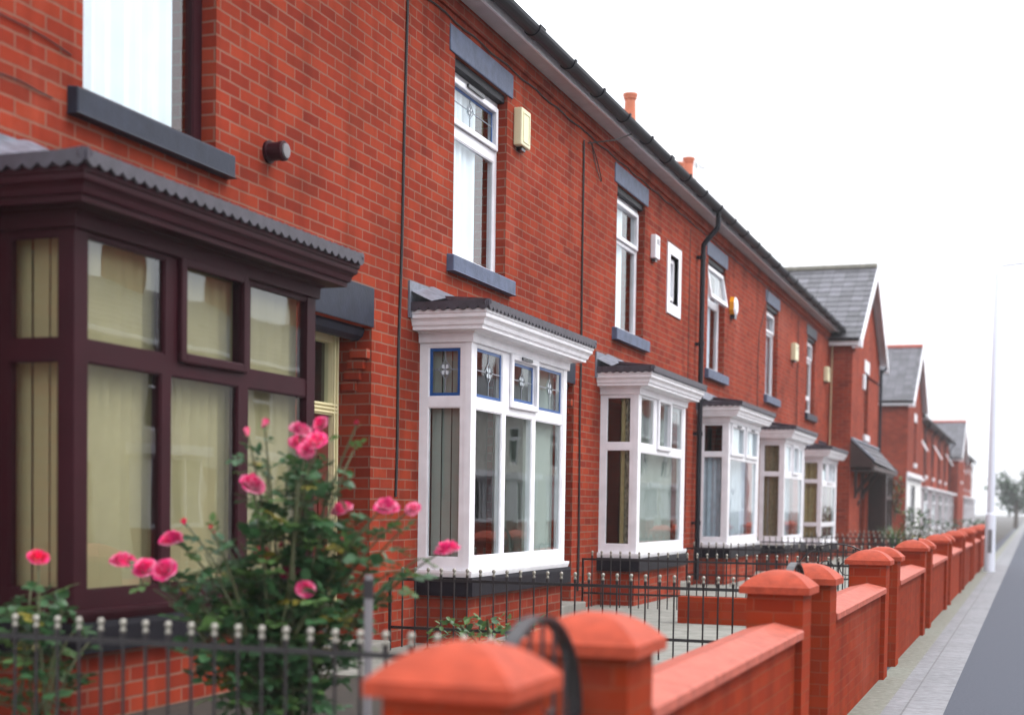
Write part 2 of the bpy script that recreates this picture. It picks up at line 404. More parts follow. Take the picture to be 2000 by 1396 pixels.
# ------------------------------------------------------------------ curtains and blinds
def wavy(mb, F, u0, u1, z0, z1, w, amp=.02, per=.12, m=0):
    n = max(4, int((u1 - u0) / per * 6)); top = []; bot = []
    ph = random.random() * 6
    for k in range(n + 1):
        u = u0 + (u1 - u0) * k / n
        d = w + amp * math.sin(2 * math.pi * (u - u0) / per + ph) + amp * .5 * math.sin(2 * math.pi * (u - u0) / (per * 2.7) + ph * 2)
        top.append(F(u, z1, d)); bot.append(F(u, z0, d * 1.0))
    mb.grid([bot, top], m)

def slats(mb, F, u0, u1, z0, z1, w, wid=.085, ang=20, skip=0., m=0):
    n = int((u1 - u0) / wid)
    for k in range(n):
        if random.random() < skip: continue
        c = u0 + (k + .5) * (u1 - u0) / n
        a = R(ang + random.uniform(-6, 6)); h = wid * .53
        du, dw = h * math.cos(a), h * math.sin(a)
        mb.face([F(c - du, z0, w - dw), F(c + du, z0, w + dw), F(c + du, z1, w + dw), F(c - du, z1, w - dw)], m)

def leaded(lights, F, a, b, c, d, w):
    mb = MB(); lights.append(mb)
    t = .034
    for q in ((a, a + t, c, d), (b - t, b, c, d), (a + t, b - t, c, c + t), (a + t, b - t, d - t, d)): fbox(mb, F, *q, w, w + .003)
    mu, mv = (a + b) / 2, (c + d) / 2 + .02
    hu, hv = min(.085, (b - a) * .2), min(.085, (d - c) * .2)
    s = .004
    fbox(mb, F, mu - s, mu + s, c + t, mv - hv, w, w + .004, 1); fbox(mb, F, mu - s, mu + s, mv + hv, d - t, w, w + .004, 1)
    fbox(mb, F, a + t, mu - hu, mv - s, mv + s, w, w + .004, 1); fbox(mb, F, mu + hu, b - t, mv - s, mv + s, w, w + .004, 1)
    for su, sv in ((1, 1), (-1, 1), (1, -1), (-1, -1)):
        P = [(mu, mv), (mu + su * hu * .55, mv + sv * hv * .12), (mu + su * hu * .5, mv + sv * hv * .5), (mu + su * hu * .12, mv + sv * hv * .55)]
        mb.face([F(p[0], p[1], w + .004) for p in P], 2)
        for (p, q) in zip(P, P[1:] + P[:1]):
            mb.tube([F(p[0], p[1], w + .005), F(q[0], q[1], w + .005)], .003, 4, 1)
    for (p, q) in (((mu, mv + hv), (mu + hu * .5, mv + hv * .5)), ((mu, mv + hv), (mu - hu * .5, mv + hv * .5)), ((mu, mv - hv), (mu + hu * .5, mv - hv * .5)), ((mu, mv - hv), (mu - hu * .5, mv - hv * .5)),
                   ((mu + hu, mv), (mu + hu * .5, mv + hv * .5)), ((mu + hu, mv), (mu + hu * .5, mv - hv * .5)), ((mu - hu, mv), (mu - hu * .5, mv + hv * .5)), ((mu - hu, mv), (mu - hu * .5, mv - hv * .5))):
        mb.tube([F(p[0], p[1], w + .005), F(q[0], q[1], w + .005)], .003, 4, 1)

def ring(mb, F, a, b, c, d, t, w0, w1, m=0):
    fbox(mb, F, a, a + t, c, d, w0, w1, m); fbox(mb, F, b - t, b, c, d, w0, w1, m)
    fbox(mb, F, a + t, b - t, c, c + t, w0, w1, m); fbox(mb, F, a + t, b - t, d - t, d, w0, w1, m)

# ------------------------------------------------------------------ bay window
def sweep(mb, prof, a, b, p, m=0):
    rows = []
    for o, z in prof:
        rows.append([(WX, a - o, z), (WX + p + o, a - o, z), (WX + p + o, b + o, z), (WX, b + o, z)])
    mb.grid(rows, m)

def bay_window(house, s):
    a, b, p, dz = s['a'], s['b'], .444, s.get('dz', 0.)
    fr = s.get('frame', 'white')
    z0, z1 = 1.02 + dz, 2.88 + dz + s.get('dtop', 0)
    ztop = z1
    FF = front_F(WX + p); FS = side_F(a); FS2 = side2_F(b)
    f = MB(); g = MB(); cas = MB(); vent = MB(); lights = []
    # front face
    holes = list(s['panes'])
    holed(f, FF, a, b, z0, z1, holes, .06)
    for h in holes: g.face([FF(h[0], h[2], -.019), FF(h[1], h[2], -.019), FF(h[1], h[3], -.019), FF(h[0], h[3], -.019)])
    for h in holes:                                        # glazing beads
        ring(f, FF, h[0], h[1], h[2], h[3], .009, -.018, -.006)
    for h in s.get('casements', []):
        ring(cas, FF, h[0] - .045, h[1] + .045, h[2] - .045, h[3] + .045, .05, .001, .028)
        if s.get('vent', True): fbox(vent, FF, (h[0] + h[1]) / 2 - .13, (h[0] + h[1]) / 2 + .13, h[3] + .008, h[3] + .034, .03, .045)
    # both sides
    ts = s['side_transom']
    for F in (FS, FS2):
        u0, u1 = WX, WX + p
        hs = [(u0 + .075, u1 - .085, z0 + .10, ts[0]), (u0 + .075, u1 - .085, ts[1], z1 - .07)]
        if s.get('low_transom'):
            lt = s['low_transom']; hs = [(u0 + .075, u1 - .085, z0 + .10, lt[0]), (u0 + .075, u1 - .085, lt[1], ts[0]), hs[1]]
        holed(f, F, u0, u1, z0, z1, hs, .06)
        for h in hs:
            g.face([F(h[0], h[2], -.019), F(h[1], h[2], -.019), F(h[1], h[3], -.019), F(h[0], h[3], -.019)])
            ring(f, F, h[0], h[1], h[2], h[3], .009, -.018, -.006)
        if s.get('leaded') and F is FS:
            h = hs[-1]; leaded(lights, F, h[0], h[1], h[2], h[3], -.018)
    if s.get('leaded'):
        for h in holes[-3:]: leaded(lights, FF, h[0], h[1], h[2], h[3], -.018)
    # corner cover strips and ledge under the frame
    for y in (a, b):
        sg = -1 if y == a else 1
        f.box(WX + p - .05, WX + p + .006, y + sg * .006, y - sg * .10, z0, z1)
    sweep(f, [(.0, z0), (.045, z0), (.045, z0 - .02), (.035, z0 - .055), (0, z0 - .055)], a, b, p)
    win = f.build('bay_window', fr, house)
    if s.get('label'): win['label'] = s['label']
    g.build('glass', 'glass', win)
    if cas.v: cas.build('opening_light', fr, win, bevel=.008)
    if vent.v: vent.build('trickle_vent', 'black_plastic' if fr == 'white' else fr, win)
    for q in lights: q.build('leaded_light', ['lead_blue', 'lead_line', 'bevel_glass'], win)
    # cornice
    c = MB(); zc = ztop - .005
    prof = [(.006, zc - .035), (.026, zc - .03), (.030, zc + .038), (.045, zc + .045), (.05, zc + .052), (.150, zc + .056), (.152, zc + .084), (.166, zc + .088), (.170, zc + .10),
            (.174, zc + .118), (.185, zc + .134), (.198, zc + .142), (.20, zc + .150), (.200, zc + .17), (.21, zc + .178), (.21, zc + .205), (.0, zc + .21)]
    sweep(c, prof, a, b, p)
    c.build('cornice', fr, win)
    # roof tiles with scalloped eaves
    t = MB(); ze = zc + .245; o = .222
    ring0 = [(WX, a - o, ze), (WX + p + o, a - o, ze), (WX + p + o, b + o, ze), (WX, b + o, ze)]
    ap, bp_ = a + .25, b - .25; zr = ze + .10
    for (P_, Q_, U_, V_) in ((ring0[1], ring0[2], (WX, bp_, zr), (WX, ap, zr)),):
        n_ = round((Q_[1] - P_[1]) / .088) * 4; rw = []
        for e_, f_ in ((P_, Q_), (V_, U_)):
            rw.append([(e_[0], e_[1] + (f_[1] - e_[1]) * k / n_, e_[2] + .020 + .012 * math.cos(k * math.pi / 2)) for k in range(n_ + 1)])
        t.grid(rw)
    t.face([ring0[0], ring0[1], (WX, ap, zr)]); t.face([ring0[2], ring0[3], (WX, bp_, zr)])
    def scallop(P, Q, nrm):
        P, Q = Vector(P), Vector(Q); L = (Q - P).length; n = max(3, round(L / .088)); d = (Q - P) / n
        nv = Vector(nrm)
        for k in range(n):
            s0 = P + d * k
            pts = [s0 + Vector((0, 0, .022)), s0 + d + Vector((0, 0, .022))]
            lo = [s0 + d * (1 - j / 8) + Vector((0, 0, -.026 - .026 * math.sin(math.pi * j / 8))) for j in range(9)]
            poly = pts + lo
            t.face([v + nv * .012 for v in poly])
            t.face([v - nv * .006 for v in poly][::-1])
            for u, w in zip(poly[1:], poly[2:] + poly[:1]):
                t.face([u + nv * .012, w + nv * .012, w - nv * .006, u - nv * .006])
    scallop(ring0[0], ring0[1], (0, -1, 0)); scallop(ring0[1], ring0[2], (1, 0, 0)); scallop(ring0[2], ring0[3], (0, 1, 0))
    t.tube([Vector(ring0[1]) + Vector((0, 0, .0)), Vector((WX, ap, zr + .01))], .035, 6)
    t.tube([Vector(ring0[2]) + Vector((0, 0, .0)), Vector((WX, bp_, zr + .01))], .035, 6)
    t.build('roof', 'tile', win)
    l = MB(); l.box(WX + .001, WX + .016, a - o - .03, b + o + .03, ze - .10, ze + .19)
    rows = []
    for k in range(9):                                      # dressed lead over the near hip
        y = a - o + (.25 + o) * k / 8; z = ze + .012 + (zr - ze) * k / 8
        rows.append([(WX + .012, y, z + .10 + .004 * math.sin(k * 2.1)), (WX + .10, y, z + .055), (WX + .19 + .006 * math.sin(k * 3.3), y, z + .014)])
    l.grid(rows)
    l.build('lead_flashing', 'lead', win)
    # black stone sill course and brick plinth
    k = MB(); zs = z0 - .055
    sweep(k, [(0, zs), (.055, zs), (.06, zs - .03), (.06, zs - .15), (.0, zs - .155)], a, b, p)
    k.face([(WX, a - .055, zs), (WX + p + .055, a - .055, zs), (WX + p + .055, b + .055, zs), (WX, b + .055, zs)])
    k.build('stone_sill', 'black_stone', win)
    pl = MB(); pl.box(WX - .02, WX + p - .015, a + .015, b - .015, GZ - .1, zs - .15)
    pl.build('plinth', 'brick', win)
    # what hangs inside
    for kind, mname, face, args in s.get('inside', []):
        q = MB(); F = {'f': FF, 's': FS, 't': FS2}[face]
        if kind == 'slats': slats(q, F, **args)
        else: wavy(q, F, **args)
        q.build('blind' if kind == 'slats' else 'curtain', mname, win)
    return win

# ------------------------------------------------------------------ upper window
def upper_window(house, y, s):
    """y: left edge of the opening"""
    a, b, z0, z1 = y + .001, y + 1.299, 3.657, 5.338 - .07
    yo_ = y + .0015
    fr = s.get('frame', 'white')
    F = front_F(WX - .10)
    f = MB(); g = MB(); cas = MB(); vent = MB(); lights = []
    t0, t1 = s.get('transom', (4.78, 4.86))
    fw = s.get('fw', .075)
    top = (a + fw, b - fw, t1, z1 - fw - .02); lows = s.get('lower') or [(a + fw, b - fw)]
    holes = [(l[0], l[1], z0 + .055, t0) for l in lows]
    if s.get('top', True): holes.append(top)
    else: holes = [(h[0], h[1], h[2], z1 - fw) for h in holes]
    if s.get('bottom_strip'):
        bs = s['bottom_strip']; holes = [(a + fw, b - fw, z0 + fw, bs - .04), (a + fw, b - fw, bs + .04, t0), top]
    op = s.get('open', 0)
    holed(f, F, a, b, z0, z1, holes, .06)
    for i, h in enumerate(holes):
        ring(f, F, h[0], h[1], h[2], h[3], .010, -.018, -.005)
        if op and h is top: continue
        g.face([F(h[0], h[2], -.019), F(h[1], h[2], -.019), F(h[1], h[3], -.019), F(h[0], h[3], -.019)])
    win = None
    if s.get('top', True):
        if op:                                              # top hung light pushed open
            hh = top[3] - top[2] + .09
            def FO(u, v, w, A=R(op), zt=top[3] + .045):
                d = v - hh; return (WX - .10 + .02 + w * math.cos(A) - d * math.sin(A), u, zt + d * math.cos(A) + w * math.sin(A))
            q = MB(); gg = MB()
            for (u0, u1, v0, v1) in ((top[0] - .045, top[0] + .02, 0, hh), (top[1] - .02, top[1] + .045, 0, hh), (top[0] + .02, top[1] - .02, 0, .06), (top[0] + .02, top[1] - .02, hh - .06, hh)):
                P = [FO(u, v, w) for w in (0, .05) for u, v in ((u0, v0), (u1, v0), (u1, v1), (u0, v1))]
                for fc in ((0, 1, 2, 3), (4, 5, 6, 7), (0, 1, 5, 4), (1, 2, 6, 5), (2, 3, 7, 6), (3, 0, 4, 7)): q.face([P[k] for k in fc])
            gg.face([FO(top[0], .03, .02), FO(top[1], .03, .02), FO(top[1], hh - .03, .02), FO(top[0], hh - .03, .02)])
        else:
            ring(cas, F, top[0] - .04, top[1] + .04, top[2] - .04, top[3] + .04, .05, .001, .028)
        if s.get('vent'): fbox(vent, F, (a + b) / 2 - .2, (a + b) / 2 + .2, top[3] + .022, top[3] + .05, .03, .05)
        if s.get('leaded'): leaded(lights, F, top[0], top[1], top[2], top[3], -.018)
    win = f.build('window', fr, house)
    g.build('glass', 'glass_up', win)
    hd = MB(); hd.box(WX - .30, WX - .03, yo_, yo_ + 1.297, z1 + .001, z1 + .069); hd.build('dark_head', 'black_stone', win)  # black painted underside of the lintel, made deeper to take in its shadow
    if op:
        oc = q.build('opening_light', fr, win); gg.build('opening_glass', 'glass_up', win)
    if cas.v: cas.build('opening_light', fr, win, bevel=.008)
    if vent.v: vent.build('trickle_vent', 'black_plastic', win)
    for q in lights: q.build('leaded_light', ['lead_blue', 'lead_line', 'bevel_glass'], win)
    q = MB(); kind, mname, u0, u1 = s.get('curtain', ('wavy', 'net', 0, .72))
    if kind == 'slats': slats(q, F, a + (b - a) * u0, a + (b - a) * u1, z0 + .03, z1 - .03, -.10, ang=15)
    else: wavy(q, F, a + (b - a) * u0, a + (b - a) * u1, z0 + .02, z1 - .02, -.085, .026, .15)
    q.build('curtain', mname, win)
    l = MB(); l.box(WX - .12, WX + .012, a - .13, b + .13, z1 + .071, z1 + .292)
    l.build('lintel', s.get('lintel', 'stone'), win, bevel=.008)
    l = MB(); i = len(l.v)
    x0, x1, y0, y1, zb, zt = WX - .115, WX + .065, a - .13, b + .13, z0 - .148, z0
    P = [(x0, y0, zb), (x1, y0, zb), (x1, y1, zb), (x0, y1, zb), (x0, y0, zt + .012), (x1, y0, zt - .012), (x1, y1, zt - .012), (x0, y1, zt + .012)]
    for fc in ((0, 1, 2, 3), (4, 5, 6, 7), (0, 1, 5, 4), (1, 2, 6, 5), (2, 3, 7, 6), (3, 0, 4, 7)): l.face([P[k] for k in fc])
    l.build('sill', s.get('sill', s.get('lintel', 'stone')), win, bevel=.01)
    return win

# ------------------------------------------------------------------ one house of the terrace
def alarm(house, y, z, h, w, d, matn, style='flat'):
    m = MB()
    x = WX
    if style == 'hex':
        P = [(y, z), (y + w * .5, z - h * .5), (y + w, z), (y + w, z + h * .5), (y + w * .5, z + h), (y, z + h * .5)]
        P = [(y, z + h * .28), (y + w * .28, z), (y + w * .72, z), (y + w, z + h * .28), (y + w, z + h * .72), (y + w * .72, z + h), (y + w * .28, z + h), (y, z + h * .72)]
        cy, cz = y + w / 2, z + h / 2
        r0 = [(x, p[0], p[1]) for p in P]; r1 = [(x + d * .75, p[0], p[1]) for p in P]; r2 = [(x + d, cy + (p[0] - cy) * .75, cz + (p[1] - cz) * .75) for p in P]
        m.grid([r0, r1], 0, True); m.grid([r1, r2], 1, True); m.face(r2, 1)
        o = m.build('alarm_box', [matn, 'white_box'], house)
        k = MB(); k.box(x + .002, x + d * .8, y + w * .22, y + w * .78, z - .05, z + .02); k.build('alarm_lamp', 'black_plastic', o)
        return o
    m.box(x, x + d, y, y + w, z, z + h)
    o = m.build('alarm_box', matn, house, bevel=.012)
    k = MB(); F = front_F(x + d)
    if style == 'panel':
        ring(k, F, y + w * .16, y + w * .84, z + h * .1, z + h * .9, .012, .0005, .006)
    else:
        for j in range(4): fbox(k, F, y + w * .25, y + w * .75, z + h * (.62 + j * .06), z + h * (.64 + j * .06), .0005, .004)
    k.build('cover_panel' if style == 'panel' else 'sounder_slots', 'grey_plastic' if style != 'panel' else matn, o)
    k = MB(); k.box(x + .004, x + d * .7, y + w * .3, y + w * .7, z - .035, z + .002); k.build('alarm_lamp', 'black_plastic', o)
    return o

def house(i, label, s):
    y0 = BOUND + i * W; y1 = y0 + W
    H = empty('terraced_house', (0, 0, 0), label, 'house', 'red brick terraced houses')
    H.location = (0, 0, 0)
    off = i * W
    bs = s['bay']
    ya, yb = bs['a'] + .07, bs['b'] - .07
    wy = 11.51 + off
    d0, d1 = 13.86 + off, 15.03 + off                       # doorway
    z_d = 2.86
    holes = [(wy, wy + 1.30, 3.657, 5.338), (d0, d1, GZ - .2, z_d), (ya, yb, .9 + bs.get('dz', 0), 2.86 + bs.get('dz', 0))]
    if s.get('slit'): sl = s['slit']; holes.append(sl)
    mb = MB(); holed(mb, front_F(WX), y0, y1, GZ - .2, 5.80, holes, .33)
    # corbelled brick course under the eaves
    wall = mb.build('wall', 'brick', H)
    mb = MB(); mb.box(WX + .001, WX + .028, y0, y1, 5.66, 5.798); mb.build('eaves_course', 'brick', wall)
    mb = MB(); mb.box(WX - 7.6, WX - 7.4, y0, y1, GZ - .2, 5.8); mb.build('rear_wall', 'brick', H)
    # rooms behind the openings
    mb = MB()
    def room(a, b, c, d, x0, depth):
        mb.face([(x0 - depth, a, c), (x0 - depth, b, c), (x0 - depth, b, d), (x0 - depth, a, d)])
        mb.face([(x0, a, c), (x0 - depth, a, c), (x0 - depth, a, d), (x0, a, d)]); mb.face([(x0, b, c), (x0 - depth, b, c), (x0 - depth, b, d), (x0, b, d)])
        mb.face([(x0, a, c), (x0, b, c), (x0 - depth, b, c), (x0 - depth, a, c)]); mb.face([(x0, a, d), (x0, b, d), (x0 - depth, b, d), (x0 - depth, a, d)])
    room(y0 + .15, d0 - .2, GZ + .05, 3.0, WX - .332, 3.2)
    room(y0 + .15, d0 + .1, 3.25, 5.75, WX - .332, 2.6)
    mb.build('interior', 'interior', H)
    # roof
    mb = MB()
    ze, zr, xe, xr = 5.935, 8.35, WX + .26, WX - 3.75
    def slope(xa, za, xb, zb):
        L = math.hypot(xb - xa, zb - za)
        mb.face([(xa, y0, za), (xa, y1, za), (xb, y1, zb), (xb, y0, zb)], 0, [(y0, 0), (y1, 0), (y1, L), (y0, L)])
    slope(xe, ze, xr, zr); slope(xr, zr, WX - 7.8, 5.9); slope(xe, ze - .03, xr, zr - .05)
    mb.face([(xe, y0, ze), (xe, y1, ze), (xe, y1, ze - .03), (xe, y0, ze - .03)])
    roof = mb.build('roof', 'slate', H)
    mb = MB()
    n = 11
    for k in range(n):
        ya_ = y0 + W * k / n
        mb.tube([(xr, ya_ + .005, zr + .01), (xr, ya_ + W / n - .005, zr + .01)], .11, 8)
    mb.build('ridge_tiles', 'ridge', roof)
    # soffit, fascia, gutter
    mb = MB(); mb.box(WX + .001, WX + .20, y0, y1, 5.80, 5.825)
    mb.build('soffit_board', 'soffit', H)
    mb = MB(); mb.box(WX + .201, WX + .222, y0, y1, 5.785, 5.93); mb.build('fascia_board', 'white', H)
    mb = MB(); cx, cz, r = WX + .298, 5.885, .074
    arc = [(cx + r * math.cos(t), cz + r * math.sin(t)) for t in [math.pi + math.pi * k / 8 for k in range(9)]]
    arc2 = [(cx + (r - .006) * math.cos(t), cz + (r - .006) * math.sin(t)) for t in [2 * math.pi - math.pi * k / 8 for k in range(9)]]
    pr = arc + arc2
    mb.grid([[(x, y0, z) for x, z in pr], [(x, y1, z) for x, z in pr]], 0, True)
    gut = mb.build('gutter', 'gutter', H)
    for k in range(5):
        q = MB(); y = y0 + .45 + k * 1.02; rr = r + .011
        big = k == 2
        hw = .075 if big else .028
        a1 = [(cx + rr * math.cos(t), cz + rr * math.sin(t)) for t in [math.pi * .98 + math.pi * 1.04 * j / 10 for j in range(11)]]
        a2 = [(cx + (rr - .012) * math.cos(t), cz + (rr - .012) * math.sin(t)) for t in [math.pi * .98 + math.pi * 1.04 * (10 - j) / 10 for j in range(11)]]
        q.grid([[(x, y - hw, z) for x, z in a1 + a2], [(x, y + hw, z) for x, z in a1 + a2]], 0, True)
        q.face([(x, y - hw, z) for x, z in a1 + a2]); q.face([(x, y + hw, z) for x, z in a1 + a2])
        q.box(cx + r - .002, cx + rr + .002, y - hw, y + hw, cz - .002, cz + .012)
        q.build('gutter_joint' if big else 'gutter_bracket', 'gutter', gut)
    # windows
    upper_window(H, wy, {k: (v if k != 'lower' else v) for k, v in s['up'].items()})
    bay_window(H, bs)
    # doorway: shouldered lintel, corbel bricks, frame and door
    mb = MB()
    F = front_F(WX)
    lm = s.get('door_lintel', 'stone_dark')
    mb.box(WX - .30, WX + .006, d0 - .24, d1 + .03, z_d + .001, z_d + .295)
    mb.tube([(WX - .14, d0, z_d - .02), (WX - .14, d1 - .002, z_d - .02)], .075, 10)
    dl = mb.build('door_lintel', lm, H, bevel=.006)
    for k in range(4):                                      # stepped stop of the chamfered jamb
        q = MB(); e = .006 + .026 * k
        zt = z_d - .16 - .079 * k
        q.box(WX - .235 + .028 * (3 - k), WX - .012 - .035 * k, d1 - .065 + .012 * k, d1 + .0, zt - .070, zt)
        q.build('corbel_brick', 'brick', wall)
    mb = MB()
    ix = WX - .33
    FD = front_F(ix + .06)
    zt0, zt1 = 2.20, 2.29
    dm = s.get('door_frame', 'brown')
    holed(mb, FD, d0, d1, GZ, z_d, [(d0 + .11, d1 - .10, GZ + .08, zt0), (d0 + .11, d1 - .10, zt1, z_d - .12)], .07)
    for k in range(3): fbox(mb, FD, d0 + .05, d1 - .05, zt0 + .012 + k * .028, zt0 + .03 + k * .028, .001, .016)
    fbox(mb, FD, d1 - .10, d1 - .085, GZ, z_d, .001, .018); fbox(mb, FD, d1 - .05, d1 - .03, GZ, z_d, .001, .018)
    door = mb.build('door_frame', dm, H, bevel=.005)
    mb = MB(); fbox(mb, FD, d0 + .115, d1 - .105, GZ + .08, zt0 - .005, -.06, -.03)
    for (u0, u1, v0, v1) in ((.2, .5, .2, .8), (.62, .92, .2, .8), (.2, .92, .95, 1.5)):
        ring(mb, FD, d0 + u0, d0 + u1, GZ + v0, GZ + v1, .025, -.031, -.018)
    mb.build('door_leaf', s.get('door', 'door_red'), door)
    mb = MB(); mb.tube([FD(d0 + .18, GZ + 1.0, -.02), FD(d0 + .18, GZ + 1.0, .03), FD(d0 + .30, GZ + 1.0, .03)], .012, 8); mb.build('handle', 'silver', door)
    mb = MB(); h = (d0 + .11, d1 - .10, zt1, z_d - .12); mb.face([FD(h[0], h[2], -.04), FD(h[1], h[2], -.04), FD(h[1], h[3], -.04), FD(h[0], h[3], -.04)]); mb.build('fanlight', 'glass', door)
    mb = MB(); mb.face([FD(d0, GZ, -.5), FD(d1, GZ, -.5), FD(d1, z_d, -.5), FD(d0, z_d, -.5)])
    mb.face([FD(d0, GZ, -.5), FD(d0, GZ, -.07), FD(d0, z_d, -.07), FD(d0, z_d, -.5)]); mb.face([FD(d1, GZ, -.5), FD(d1, GZ, -.07), FD(d1, z_d, -.07), FD(d1, z_d, -.5)])
    mb.build('hallway', 'interior', door)
    mb = MB(); mb.box(WX - .28, WX + .16, d0 - .05, d1 + .05, GZ - .1, GZ + .1); mb.build('doorstep', 'concrete', H, bevel=.012)
    # service cable running under the eaves
    mb = MB(); mb.tube([(WX + .036 if 5.66 < 5.58 else WX + .012, y0 + W * k / 24, 5.60 + .012 * math.sin(k * 1.7 + i) ) for k in range(25)], .007, 5)
    mb.build('eaves_cable', 'cable', H)
    return H

def cable(H, pts, r=.008, name='cable', m='cable'):
    mb = MB(); mb.tube(pts, r, 5, 0); return mb.build(name, m, H)

def drop(y, ztop, zbot, lean=0., n=26, x=WX + .012, amp=.012):
    ph = random.random() * 9
    return [(x, y + lean * k / n + amp * math.sin(k * .55 + ph) * (k / n), ztop + (zbot - ztop) * k / n) for k in range(n + 1)]

# pane rectangles: (y0, y1, z0, z1)
def panes(cols_low, cols_top, zl, zt): return [(a, b, *zl) for a, b in cols_low] + [(a, b, *zt) for a, b in cols_top]

# --- house with the brown bay (and its hidden neighbour behind the left edge)
h1_bay = dict(a=5.74, b=8.15, frame='brown', dtop=-.03, side_transom=(2.20, 2.30),
    panes=panes([(5.785, 6.47), (6.56, 7.24), (7.35, 8.07)], [(5.80, 6.50), (6.66, 7.27), (7.37, 8.06)], (1.11, 2.20), (2.30, 2.79)),
    casements=[(6.66, 7.26, 2.32, 2.78)], vent=False, label='dark brown bay window with cream vertical blinds',
    inside=[('slats', 'blind_cream', 'f', dict(u0=5.80, u1=8.1, z0=1.06, z1=2.82, w=-.12, wid=.092, ang=27)),
            ('slats', 'blind_cream', 's', dict(u0=WX + .02, u1=WX + .42, z0=1.06, z1=2.82, w=-.12, wid=.09, ang=8))])
h1_up = dict(frame='brown', fw=.085, top=False, lower=[(6.46, 7.62)], sill='stone_dark', lintel='stone', curtain=('wavy', 'net', 0, .84))
HA = house(-1, 'nearest red brick terraced house, with the dark brown bay window behind the roses', dict(bay=h1_bay, up=h1_up, door_frame='cream'))
h2_bay = dict(a=10.84, b=13.35, leaded=True, side_transom=(2.33, 2.41), dtop=.0,
    panes=panes([(10.965, 11.58), (11.67, 12.37), (12.46, 13.23)], [(10.97, 11.58), (11.79, 12.42), (12.54, 13.23)], (1.13, 2.32), (2.41, 2.82)),
    casements=[(11.79, 12.42, 2.43, 2.80)], label='white bay window with blue bordered leaded top lights',
    inside=[('slats', 'blind_grey', 's', dict(u0=WX + .07, u1=WX + .42, z0=1.06, z1=2.84, w=-.10, wid=.085, ang=14)),
            ('slats', 'blind_grey', 'f', dict(u0=12.40, u1=13.25, z0=1.06, z1=2.84, w=-.11, wid=.09, ang=24)),
            ('slats', 'blind_grey', 'f', dict(u0=11.65, u1=12.42, z0=1.06, z1=2.84, w=-.11, wid=.09, ang=-42))])
h2_bay['panes'][4] = (11.80, 12.41, 2.44, 2.79)
HB = house(0, 'red brick terraced house whose white bay has blue bordered leaded lights', dict(bay=h2_bay,
    up=dict(leaded=True, vent=True, transom=(4.72, 4.86), curtain=('wavy', 'net', 0, .70))))
o3 = 5.1
h3_bay = dict(a=16.06, b=18.42, side_transom=(2.20, 2.28), dtop=-.015,
    panes=panes([(16.21, 18.27)], [(16.21, 16.80), (17.00, 17.56), (17.70, 18.27)], (1.13, 2.18), (2.28, 2.81)),
    casements=[(17.00, 17.56, 2.28, 2.81)], vent=False, label='white bay window with one broad lower pane',
    inside=[('wavy', 'curtain_lace', 's', dict(u0=WX + .22, u1=WX + .43, z0=1.06, z1=2.84, w=-.11, amp=.02, per=.1)),
            ('wavy', 'curtain_tan', 'f', dict(u0=16.1, u1=16.5, z0=1.06, z1=2.84, w=-.2, amp=.03, per=.14)),
            ('slats', 'blind_grey', 'f', dict(u0=16.5, u1=18.3, z0=1.06, z1=2.84, w=-.16, wid=.09, ang=35))])
HC = house(1, 'red brick terraced house with a narrow slit window beside its upper window', dict(bay=h3_bay, slit=(19.26, 19.76, 4.31, 4.96),
    up=dict(transom=(4.72, 4.80), vent=False, curtain=('wavy', 'net', 0, .66))))
h4_bay = dict(a=21.28, b=23.80, side_transom=(2.31, 2.38), dtop=-.03,
    panes=panes([(21.45, 23.60)], [(21.45, 22.44), (22.62, 23.60)], (1.13, 2.28), (2.38, 2.76)),
    casements=[(21.49, 22.41, 2.38, 2.76), (22.65, 23.57, 2.38, 2.76)], label='white bay window with two top lights',
    inside=[('wavy', 'curtain_blue', 's', dict(u0=WX + .03, u1=WX + .42, z0=1.06, z1=2.3, w=-.1, amp=.015, per=.08)),
            ('wavy', 'curtain_blue', 'f', dict(u0=21.4, u1=23.7, z0=1.06, z1=2.3, w=-.2, amp=.02, per=.12)),
            ('wavy', 'net', 'f', dict(u0=21.4, u1=23.7, z0=2.3, z1=2.82, w=-.055, amp=.004, per=.3))])
HD = house(2, 'red brick terraced house with an orange alarm box and an open upper casement', dict(bay=h4_bay,
    up=dict(transom=(4.66, 4.76), open=10, vent=True, curtain=('slats', 'curtain_blue', .3, .8))))
h5_bay = dict(a=26.42, b=28.80, dz=-.07, side_transom=(2.15, 2.22), dtop=-.03,
    panes=panes([(26.56, 28.62)], [(26.56, 27.18), (27.38, 27.98), (28.10, 28.62)], (1.06, 2.12), (2.24, 2.70)),
    casements=[(27.38, 27.98, 2.24, 2.70)], vent=False, label='white bay window with brown patterned side curtain',
    inside=[('wavy', 'curtain_brown', 's', dict(u0=WX + .02, u1=WX + .42, z0=1.0, z1=2.75, w=-.1, amp=.012, per=.09)),
            ('wavy', 'net', 'f', dict(u0=26.5, u1=28.7, z0=2.16, z1=2.78, w=-.055, amp=.004, per=.3)),
            ('wavy', 'curtain_blue', 'f', dict(u0=26.5, u1=28.7, z0=1.0, z1=2.16, w=-.28, amp=.02, per=.14))])
HE = house(3, 'red brick terraced house two doors before the gable, cream alarm box beside its window', dict(bay=h5_bay,
    up=dict(transom=(4.82, 4.90), curtain=('wavy', 'curtain_blue', .2, .8))))
